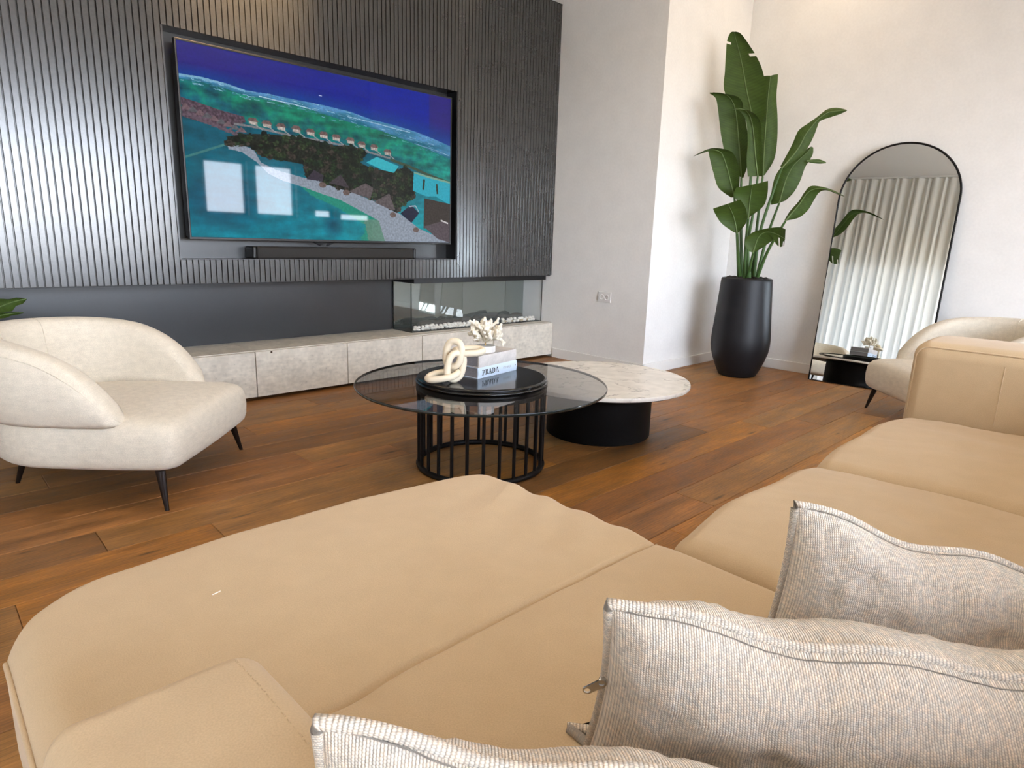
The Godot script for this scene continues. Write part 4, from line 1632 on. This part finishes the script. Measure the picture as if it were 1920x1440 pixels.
func marble_table() -> void:
	var t := thing("marble_table", "low round coffee table with a veined marble top on a black drum", "coffee table", Vector3(2.418, 0, -1.892))
	var mb := MB.new()
	lathe(mb, Vector3.ZERO, [Vector2(0.0, 0.0), Vector2(0.250, 0.0), Vector2(0.250, 0.0), Vector2(0.254, 0.004), Vector2(0.254, 0.248), Vector2(0.254, 0.248), Vector2(0.0, 0.248)], 96)
	build(mb, "drum", mat(rgb8(10, 9, 9), 0.55, 0.0, 0.25), t)
	mb = MB.new()
	lathe(mb, Vector3.ZERO, [Vector2(0.20, 0.2485), Vector2(0.415, 0.2485), Vector2(0.415, 0.2485), Vector2(0.424, 0.2535), Vector2(0.424, 0.2535), Vector2(0.0, 0.2535)], 128)
	build(mb, "rim", M.black_metal, t)
	mb = MB.new()
	lathe(mb, Vector3.ZERO, [Vector2(0.0, 0.254), Vector2(0.425, 0.254), Vector2(0.425, 0.254), Vector2(0.4275, 0.258), Vector2(0.4275, 0.268), Vector2(0.425, 0.272), Vector2(0.425, 0.272), Vector2(0.0, 0.272)], 128)
	build(mb, "top", M.marble, t)


func text_on(parent: Node, called: String, s: String, height: float, m: Material, xf: Transform3D, bold := false) -> void:
	var tm := TextMesh.new()
	var f := SystemFont.new()
	f.font_names = PackedStringArray(["Droid Serif" if bold else "Droid Sans"])
	f.font_weight = 700 if bold else 400
	tm.font = f
	tm.text = s
	tm.font_size = 64
	tm.pixel_size = height / 64.0
	tm.depth = 0.0006
	var o := put(tm, called, m, parent)
	o.transform = xf


func book(at: Vector3, turn: float, size: Vector3, cover: Material, label: String) -> Node3D:
	var b := thing("book", label, "book", at, "books on the black tray", Basis(Vector3.UP, turn))
	var h := size / 2
	# spine towards +z; boards above and below, pages between
	build(boxed(Vector3(-h.x, size.y - 0.003, -h.z), Vector3(h.x, size.y, h.z - 0.002), 0.0008), "cover_board", cover, b)
	build(boxed(Vector3(-h.x, 0.0, -h.z), Vector3(h.x, 0.003, h.z - 0.002), 0.0008), "cover_board", cover, b)
	var sp := MB.new()
	var poly := PackedVector2Array()
	for k in 9:
		var t := k / 8.0
		poly.append(Vector2(h.z - 0.004 + 0.005 * sin(PI * (0.15 + 0.7 * t)), lerpf(0.0, size.y, t)))
	poly.append(Vector2(h.z - 0.006, size.y))
	poly.append(Vector2(h.z - 0.006, 0.0))
	prism(sp, poly, size.x, Transform3D(Basis(Vector3(0, 0, 1), Vector3(0, 1, 0), Vector3(-1, 0, 0)), Vector3(-h.x, 0, 0)))
	build(sp, "spine", cover, b)
	build(boxed(Vector3(-h.x + 0.004, 0.0032, -h.z + 0.004), Vector3(h.x - 0.004, size.y - 0.0032, h.z - 0.0065)), "pages", M.pages, b)
	return b


func table_decor() -> void:
	var along_v := Vector3(0.252, 0, -0.043).normalized()
	var turn := atan2(-along_v.z, along_v.x)
	var back := Vector3(along_v.z, 0, -along_v.x)
	if back.z > 0: back = -back
	var mid := Vector3(1.596, 0, -1.853) + along_v * 0.128
	var d := 0.19
	var b1 := book(mid + back * d / 2 + Vector3(0, 0.3768, 0), turn, Vector3(0.256, 0.044, d), M.book_blue, "pale blue hardback with PRADA on its spine, lowest on the tray")
	text_on(b1, "spine_title", "PRADA", 0.030, M.ink, Transform3D(Basis.IDENTITY, Vector3(-0.050, 0.022, d / 2 + 0.0008)), true)
	text_on(b1, "spine_subtitle", "CATWALK", 0.0125, M.faint_ink, Transform3D(Basis.IDENTITY, Vector3(0.060, 0.023, d / 2 + 0.0008)))
	var dot := MB.new()
	lathe(dot, Vector3.ZERO, [Vector2(0.0025, 0.0), Vector2(0.0025, 0.0008), Vector2(0.0025, 0.0008), Vector2(0.0, 0.0008)], 10)
	var dm := build(dot, "spine_mark", M.ink, b1)
	dm.transform = Transform3D(Basis(Vector3.RIGHT, PI / 2), Vector3(0.116, 0.024, d / 2 + 0.0004))
	book(mid + back * (d / 2 - 0.001) - along_v * 0.003 + Vector3(0, 0.4210, 0), turn + 0.01, Vector3(0.248, 0.047, d), M.book_grey, "warm grey hardback lying on the pale blue book")
	# chain of four thick wooden links
	var ch := thing("link_chain", "chain of four thick cream wooden links leaning on the books", "ornament", Vector3(1.50, 0.3768, -1.88))
	var fw := Vector3(0.657, 0, -0.754)      # away from the camera
	var rt := Vector3(0.754, 0, 0.657)
	var link := func(c: Vector3, ax: Vector3, ay: Vector3, a: float, b: float):
		var pts := []
		for k in 40:
			var an := TAU * k / 40
			var ca := cos(an)
			var sa := sin(an)
			pts.append(c + ax * (signf(ca) * pow(absf(ca), 0.75) * a) + ay * (signf(sa) * pow(absf(sa), 0.85) * b))
		var mb := MB.new()
		tube(mb, pts, 0.0132, 10, true)
		build(mb, "link", M.bone, ch)
	# local points: r along rt, up, f along fw
	var P := func(r: float, y: float, f: float) -> Vector3: return rt * r + Vector3.UP * y + fw * f
	var V := func(r: float, y: float, f: float) -> Vector3: return (rt * r + Vector3.UP * y + fw * f).normalized()
	# standing on its end beside the books
	link.call(P.call(0.004, 0.063, -0.022), V.call(0.16, 0.96, 0.10), V.call(0.86, -0.14, 0.45), 0.051, 0.032)
	# lying flat on the tray
	link.call(P.call(-0.044, 0.026, -0.02), V.call(0.95, 0.16, -0.15), V.call(0.30, 0.20, 0.95), 0.056, 0.036)
	# upper upright link that leans back over the first
	link.call(P.call(-0.004, 0.108, -0.004), V.call(0.14, 0.98, 0.05), V.call(0.93, -0.10, -0.38), 0.049, 0.031)
	# link lying on the top book
	link.call(P.call(0.052, 0.1155, 0.022), V.call(0.98, 0.06, 0.10), V.call(-0.20, 0.14, 0.95), 0.054, 0.030)
	# coral on a block
	var co := thing("coral_ornament", "white branching coral on a rod above a pale stone block", "ornament", Vector3(1.695, 0.4682, -1.925))
	var mb2 := MB.new()
	lathe(mb2, Vector3.ZERO, [Vector2(0.0, 0.0), Vector2(0.0395, 0.0), Vector2(0.0395, 0.0), Vector2(0.041, 0.0015), Vector2(0.041, 0.0235), Vector2(0.0395, 0.025), Vector2(0.0395, 0.025), Vector2(0.0, 0.025)], 40)
	build(mb2, "block", M.white_stone, co)
	mb2 = MB.new()
	tube(mb2, [Vector3(0, 0.024, 0), Vector3(0, 0.052, 0)], 0.0028, 8)
	build(mb2, "rod", M.brass, co)
	mb2 = MB.new()
	rng.seed = 400
	coral_branch(mb2, Vector3(0, 0.040, 0), Vector3.UP, 0.03, 0.016, 0)
	for k in 13:
		var an := TAU * k / 13 + rng.randf() * 0.3
		var el := rng.randf_range(0.10, 0.55)
		coral_branch(mb2, Vector3(cos(an) * 0.008, 0.046, sin(an) * 0.008), Vector3(cos(an) * cos(el), sin(el), sin(an) * cos(el)), 0.050, 0.0098, 1)
	for k in 13:
		var an := TAU * k / 13 + 0.3
		var el := rng.randf_range(0.6, 1.4)
		coral_branch(mb2, Vector3(cos(an) * 0.006, 0.052, sin(an) * 0.006), Vector3(cos(an) * cos(el), sin(el), sin(an) * cos(el)), 0.052, 0.0098, 1)
	build(mb2, "coral", M.coral, co)


func coral_branch(mb: MB, at: Vector3, dir: Vector3, len: float, r: float, level: int) -> void:
	var pts := []
	var rad := []
	var p := at
	var d := dir
	for k in 5:
		pts.append(p)
		rad.append(r * (1.0 - 0.11 * k))
		d = (d + Vector3(rng.randf() - 0.5, rng.randf() - 0.35, rng.randf() - 0.5) * 0.42).normalized()
		p += d * len / 4
	if level >= 2 or r < 0.005:
		rad[4] = r * 0.85
		pts.append(pts[4] + d * r * 0.55)
		rad.append(r * 0.35)
	tube(mb, pts, rad, 6)
	if level < 3 and level > 0:
		for k in (3 if level == 1 else 2):
			var nd := (d + Vector3(rng.randf() - 0.5, rng.randf() - 0.4, rng.randf() - 0.5) * 1.7).normalized()
			coral_branch(mb, pts[2 + k % 3], nd, len * rng.randf_range(0.5, 0.68), r * 0.82, level + 1)


# ------------------------------------------------------------------ plant in the tall pot
func spline(rows: Array, per: int) -> Array:
	# Catmull-Rom through rows of equal-length arrays of Vector3
	var out := []
	var n := rows.size()
	for k in n - 1:
		for s in per:
			var t := s / float(per)
			var row := []
			for c in rows[k].size():
				var a: Vector3 = rows[maxi(k - 1, 0)][c]
				var b: Vector3 = rows[k][c]
				var d: Vector3 = rows[k + 1][c]
				var e: Vector3 = rows[mini(k + 2, n - 1)][c]
				row.append(b.cubic_interpolate(d, a, e, t))
			out.append(row)
	out.append(rows[n - 1].duplicate())
	return out


# short tears in a leaf's edge: leaves out the outer faces of some rows; each is [row, 0 left or 1 right, columns]
func tear(mb: MB, tears: Array, cols: int) -> void:
	var keep := PackedInt32Array()
	for k in range(0, mb.ix.size(), 6):
		var cell := k / 6
		var row := cell / cols
		var col := cell % cols
		var gone := false
		for q in tears:
			var inward: int = cols - 1 - col if q[1] == 1 else col
			if inward < q[2] and row == q[0]:
				gone = true
		if not gone:
			for e in 6: keep.append(mb.ix[k + e])
	mb.ix = keep


func potted_plant() -> void:
	var foot := Vector3(4.345, 0, -2.150)
	var far := Vector3(foot.x, 0, foot.z)
	var dir := far.normalized()
	var dist := far.length()
	var p := thing("potted_plant", "tall broad-leaved plant in a black matt floor pot by the wall corner", "potted plant", foot)
	var mb := MB.new()
	lathe(mb, Vector3.ZERO, [Vector2(0.0, 0.0), Vector2(0.118, 0.0), Vector2(0.118, 0.0), Vector2(0.130, 0.006), Vector2(0.152, 0.05), Vector2(0.178, 0.115), Vector2(0.196, 0.175), Vector2(0.203, 0.225), Vector2(0.203, 0.27), Vector2(0.199, 0.33), Vector2(0.190, 0.44), Vector2(0.181, 0.56), Vector2(0.174, 0.67), Vector2(0.172, 0.690), Vector2(0.168, 0.698), Vector2(0.160, 0.700), Vector2(0.154, 0.696), Vector2(0.152, 0.64)], 72)
	build(mb, "pot", M.pot, p)
	mb = MB.new()
	var rows := []
	rng.seed = 500
	for k in 8:
		var row := PackedVector3Array()
		for s in 36:
			var r := 0.1525 * (1.0 - k / 8.0)
			row.append(Vector3(cos(-TAU * s / 36) * r, 0.692 + (0.0 if k == 0 else rng.randf() * 0.02), sin(-TAU * s / 36) * r))
		rows.append(row)
	mb.grid(rows, true)
	mb.fan(rows[7], Vector3(0, 0.70, 0))
	build(mb, "soil", M.soil, p)
	# leaves: [material, toward the camera at base, at tip, cup, stations of mid, left, right], stem way points and foot on the soil
	var leaves := [
		[M.leaf, 0.02, 0.02, 0.035, [1412, 236, 1409, 234, 1418, 234, 1409, 212, 1378, 205, 1434, 216, 1400, 170, 1358, 170, 1436, 170, 1394, 135, 1359, 135, 1430, 133, 1388, 105, 1361, 102, 1418, 105, 1382, 82, 1363, 77, 1402, 80, 1378, 66, 1369, 62, 1389, 63, 1376, 59, 1375, 59, 1379, 59], [1410, 300, 1402, 420], [0.0, 0.0], [[20, 1, 2], [24, 0, 2]]],
		[M.leaf, 0.08, 0.22, 0.03, [1390, 333, 1387, 331, 1394, 333, 1388, 300, 1364, 300, 1403, 303, 1385, 265, 1354, 265, 1403, 262, 1382, 230, 1349, 230, 1398, 225, 1378, 203, 1346, 203, 1394, 206, 1369, 184, 1343, 187, 1391, 190, 1354, 175, 1338, 180, 1377, 179, 1331, 174, 1330, 175, 1338, 173], [1389, 400], [-0.04, 0.02]],
		[M.leaf, 0.16, 0.30, 0.02, [1421, 330, 1402, 331, 1430, 331, 1417, 300, 1400, 300, 1430, 300, 1414, 265, 1402, 262, 1428, 262, 1411, 236, 1399, 228, 1427, 236, 1405, 216, 1391, 213, 1420, 219, 1394, 205, 1380, 204, 1405, 208, 1376, 205, 1375, 205, 1378, 204], [1412, 400, 1402, 460], [0.02, 0.04]],
		[M.leaf, 0.0, 0.0, -0.03, [1430, 331, 1424, 329, 1434, 328, 1432, 300, 1410, 300, 1451, 300, 1434, 262, 1408, 262, 1457, 266, 1437, 222, 1410, 222, 1458, 224, 1440, 182, 1415, 182, 1456, 182, 1443, 158, 1425, 154, 1458, 154, 1445, 142, 1431, 143, 1459, 139], [1420, 420], [0.03, -0.02]],
		[M.leaf, 0.14, 0.26, 0.03, [1377, 370, 1370, 370, 1381, 368, 1371, 346, 1347, 352, 1386, 346, 1364, 318, 1338, 325, 1386, 318, 1357, 296, 1331, 298, 1378, 292, 1350, 285, 1328, 284, 1364, 281, 1331, 281, 1324, 285, 1333, 278, 1301, 293, 1300, 293, 1303, 291], [1382, 440], [-0.06, 0.03]],
		[M.leaf, 0.20, 0.26, 0.02, [1403, 410, 1400, 404, 1408, 405, 1405, 386, 1388, 384, 1431, 387, 1408, 362, 1376, 366, 1439, 364, 1411, 346, 1380, 352, 1440, 339], [1398, 460], [-0.02, 0.05]],
		[M.leaf, 0.24, 0.34, 0.02, [1382, 438, 1375, 435, 1388, 433, 1378, 415, 1353, 419, 1400, 415, 1372, 397, 1341, 401, 1399, 392, 1364, 382, 1337, 391, 1388, 374], [1384, 480], [-0.05, 0.05]],
		[M.leaf, 0.24, 0.34, 0.015, [1412, 474, 1404, 471, 1421, 470, 1416, 460, 1397, 459, 1436, 460, 1422, 445, 1399, 447, 1447, 452, 1433, 436, 1413, 435, 1452, 448, 1448, 436, 1440, 428, 1454, 456, 1462, 442, 1462, 426, 1462, 463, 1472, 448, 1473, 430, 1470, 461], [1406, 500], [0.0, 0.06], [[24, 1, 4], [28, 1, 3]]],
		[M.leaf, 0.10, 0.10, -0.02, [1466, 315, 1463, 312, 1471, 315, 1488, 290, 1478, 285, 1501, 294, 1500, 273, 1487, 267, 1514, 278, 1511, 252, 1497, 245, 1526, 255, 1523, 236, 1514, 232, 1532, 239, 1535, 223, 1531, 220, 1538, 227, 1553, 211, 1551, 205, 1557, 220, 1572, 208, 1570, 202, 1575, 214, 1588, 207, 1588, 206, 1588, 208], [1452, 352, 1424, 440], [0.05, 0.0]],
		[M.leaf, 0.04, 0.04, -0.02, [1461, 381, 1446, 384, 1473, 376, 1466, 362, 1446, 363, 1488, 361, 1474, 336, 1453, 332, 1500, 340, 1486, 313, 1468, 310, 1509, 315, 1500, 298, 1485, 298, 1517, 302, 1514, 285, 1504, 285, 1524, 289, 1522, 275, 1520, 275, 1525, 277], [1438, 445], [0.07, -0.02]],
		[M.leaf, 0.22, 0.34, -0.02, [1473, 414, 1471, 412, 1478, 413, 1485, 399, 1481, 396, 1498, 408, 1500, 381, 1497, 378, 1515, 394, 1512, 364, 1508, 361, 1527, 374, 1526, 355, 1520, 349, 1536, 361, 1545, 354, 1541, 350, 1549, 357, 1565, 360, 1563, 357, 1567, 363, 1583, 368, 1582, 367, 1583, 369], [1440, 470], [0.07, 0.04]],
		[M.leaf, 0.06, 0.06, 0.0, [1513, 302, 1512, 300, 1514, 304, 1524, 302, 1523, 299, 1525, 306, 1537, 303, 1537, 299, 1537, 307, 1549, 305, 1549, 304, 1549, 306], [], []],
	]
	for l in leaves:
		var st: Array = l[4]
		var n := st.size() / 6
		var rws := []
		for k in n:
			var t := k / float(n - 1)
			var off: float = lerpf(l[1], l[2], t * t)
			var mid := on_distance(st[k * 6], st[k * 6 + 1], dir, dist - off)
			var edge_off: float = off + l[3]
			rws.append([on_distance(st[k * 6 + 2], st[k * 6 + 3], dir, dist - edge_off) - foot, mid - foot, on_distance(st[k * 6 + 4], st[k * 6 + 5], dir, dist - edge_off) - foot])
		var sp := spline(rws, 5)
		var lm := MB.new()
		var g := []
		for r in sp:
			var row := PackedVector3Array()
			for k in 11:
				var t := k / 10.0
				# rounded blade: each half bows a little
				var q: Vector3
				if t <= 0.5:
					q = r[0].lerp(r[1], t * 2.0)
					q += dir * (l[3] * 0.5 * sin(t * 2.0 * PI) * 0.5)
				else:
					q = r[1].lerp(r[2], t * 2.0 - 1.0)
					q += dir * (l[3] * 0.5 * sin((t * 2.0 - 1.0) * PI) * 0.5)
				row.append(q)
			g.append(row)
		lm.grid(g, false, false, false, Vector2(1, 1))
		if l.size() > 7: tear(lm, l[7], 10)
		var lf := build(lm, "leaf", l[0], p)
		# midrib
		var pts := []
		var rad := []
		for k in sp.size():
			pts.append(sp[k][1] - dir * 0.002)
			rad.append(lerpf(0.0048, 0.0012, k / float(sp.size() - 1)))
		lm = MB.new()
		tube(lm, pts, rad, 6)
		build(lm, "midrib", M.midrib, lf)
		# stem down to the soil
		if l[6].size():
			var way := []
			var base: Vector3 = sp[0][1]
			var soil: Vector3 = Vector3(l[6][0] * 0.9 * 0.443, 0.695, l[6][0] * 0.9 * 0.897) - dir * l[6][1]
			way.append([base + (sp[0][1] - sp[1][1]) * 0.0])
			var cnt: int = l[5].size() / 2
			for k in cnt:
				var t := (k + 1.0) / (cnt + 1.0)
				var off := lerpf(l[1], l[6][1], t)
				way.append([on_distance(l[5][k * 2], l[5][k * 2 + 1], dir, dist - off) - foot])
			way.append([soil])
			var cur := spline(way, 6)
			var sp2 := []
			var rd := []
			for k in cur.size():
				sp2.append(cur[k][0])
				rd.append(lerpf(0.007, 0.013, k / float(cur.size() - 1)))
			lm = MB.new()
			tube(lm, sp2, rd, 8)
			build(lm, "stem", M.stem, p)


func mirror() -> void:
	# leans on the right wall; its near-wall top touches, its foot stands off
	var tilt := atan2(0.165, 1.60)
	var turn := deg_to_rad(3.2)
	# x across (towards the sofa), y up the mirror, z out of the glass
	var zf := Vector3(-1, 0, 0).rotated(Vector3.UP, turn)
	var xa := Vector3.UP.cross(zf).normalized()
	var bs := Basis(xa, Vector3.UP, zf) * Basis(Vector3.RIGHT, -tilt)
	var mi := thing("floor_mirror", "tall arched floor mirror in a thin black frame leaning on the wall", "mirror", Vector3(4.632, 0.006, -1.392), "", bs)
	var hw := 0.348
	var tall := 1.595
	var pts := PackedVector2Array()
	pts.append(Vector2(-hw, 0))
	pts.append(Vector2(hw, 0))
	for k in 41:
		var an := PI * k / 40
		pts.append(Vector2(cos(an) * hw, tall - hw + sin(an) * hw))
	var mb := MB.new()
	prism(mb, pts, 0.012, Transform3D(Basis.IDENTITY, Vector3(0, 0, -0.004)))
	build(mb, "backing", M.black, mi)
	mb = MB.new()
	var poly := pts.duplicate()
	if Geometry2D.is_polygon_clockwise(poly): poly.reverse()
	var tr := Geometry2D.triangulate_polygon(poly)
	for q in poly: mb.add(Vector3(q.x, q.y, 0.0), q)
	for k in range(0, tr.size(), 3):
		if (poly[tr[k + 1]] - poly[tr[k]]).cross(poly[tr[k + 2]] - poly[tr[k]]) > 0: mb.tri(tr[k], tr[k + 1], tr[k + 2])
		else: mb.tri(tr[k], tr[k + 2], tr[k + 1])
	build(mb, "glass", M.mirror, mi)
	mb = MB.new()
	var ring := []
	for q in pts: ring.append(Vector3(q.x, q.y, 0.0))
	tube(mb, ring, 0.0065, 8, true, Vector2(1.0, 1.0))
	build(mb, "frame", M.black_metal, mi)


func socket() -> void:
	var s := thing("wall_socket", "small white double wall socket on the white return wall", "socket", Vector3(3.761, 0.522, -2.946), "", Basis(Vector3(0, 0, 1), Vector3.UP, Vector3(-1, 0, 0)))
	var mb := MB.new()
	rbox(mb, Vector3(0, 0, 0.0045), Vector3(0.118, 0.078, 0.009), 0.003, 2)
	build(mb, "plate", M.socket, s)
	for k in [-1.0, 1.0]:
		mb = MB.new()
		lathe(mb, Vector3.ZERO, [Vector2(0.0, 0.0), Vector2(0.015, 0.0), Vector2(0.015, 0.0), Vector2(0.017, 0.003), Vector2(0.019, 0.0035), Vector2(0.0205, 0.002), Vector2(0.0205, -0.001)], 24)
		for q in range(0, mb.ix.size(), 3):
			var sw := mb.ix[q + 1]
			mb.ix[q + 1] = mb.ix[q + 2]
			mb.ix[q + 2] = sw
		var o := build(mb, "outlet", M.socket, s)
		o.transform = Transform3D(Basis(Vector3.RIGHT, PI / 2), Vector3(k * 0.0235, 0, 0.0095))
		for e in [Vector2(-0.006, 0.004), Vector2(0.006, 0.004), Vector2(0, -0.006)]:
			var h := MB.new()
			lathe(h, Vector3.ZERO, [Vector2(0.0022, 0.0), Vector2(0.0022, 0.0004), Vector2(0.0022, 0.0004), Vector2(0.0, 0.0004)], 8)
			var ho := build(h, "pin_hole", M.hole, o)
			ho.position = Vector3(e.x, 0.0002, -e.y)


# the green tips at the left edge: a leafy plant on the cabinet behind the armchair
func corner_plant() -> void:
	var at := Vector3(0.10, 0.2782, -3.60)
	var p := thing("leafy_plant", "small leafy green plant on the cabinet behind the armchair", "plant", at)
	var mb := MB.new()
	lathe(mb, Vector3.ZERO, [Vector2(0.0, 0.0), Vector2(0.055, 0.0), Vector2(0.055, 0.0), Vector2(0.072, 0.09), Vector2(0.068, 0.092), Vector2(0.066, 0.08), Vector2(0.0, 0.08)], 32)
	build(mb, "pot", M.black, p)
	rng.seed = 610
	var tips := [[Vector3(0.29, 0.325, 0.10), M.leaf, 0.060], [Vector3(0.27, 0.268, 0.12), M.leaf, 0.022], [Vector3(0.13, 0.31, 0.10), M.leaf, 0.075], [Vector3(-0.12, 0.32, 0.06), M.leaf, 0.06], [Vector3(-0.20, 0.20, 0.1), M.leaf, 0.06], [Vector3(0.02, 0.34, -0.08), M.leaf, 0.06]]
	for t in tips:
		var tip: Vector3 = t[0]
		var base := Vector3(0, 0.085, 0)
		var n := 12
		var rows := []
		var mid := []
		var sidev := tip.cross(Vector3.UP).normalized()
		sidev = (sidev * 0.35 + Vector3.UP.cross(Vector3(0, 0, 1)).normalized() * 0.0 + (tip - base).normalized().cross(Vector3(0, 0, 1)).normalized()).normalized()
		for k in n + 1:
			var s := k / float(n)
			var c := base.lerp(tip, s) + Vector3.UP * 0.05 * sin(s * PI)
			var wd: float = t[2] * pow(maxf(0.0, sin(clampf((s - 0.25) / 0.75, 0, 1) * PI)), 0.8) * (1.0 + 0.22 * (1 if k % 2 else -1)) + 0.004
			mid.append(c)
			rows.append(PackedVector3Array([c + sidev * wd * 0.5 + Vector3(0, 0, 0.012), c + sidev * wd * 0.25, c, c - sidev * wd * 0.25, c - sidev * wd * 0.5 + Vector3(0, 0, 0.012)]))
		mb = MB.new()
		mb.grid(rows)
		var lf := build(mb, "leaf", t[1], p)
		mb = MB.new()
		tube(mb, mid, 0.002, 5)
		build(mb, "midrib", M.midrib, lf)


func small_things() -> void:
	var mb := MB.new()
	tube(mb, [Vector3(-0.006, 0.0, 0.001), Vector3(0.0, 0.0003, 0.0), Vector3(0.006, 0.0, -0.002)], 0.0007, 5)
	var o := build(mb, "lint_thread", M.lint)
	var at := on_height(406, 1112, 0.4325)
	o.position = at
	tag(o, "tiny white thread lying on the chaise of the sofa", "thread")
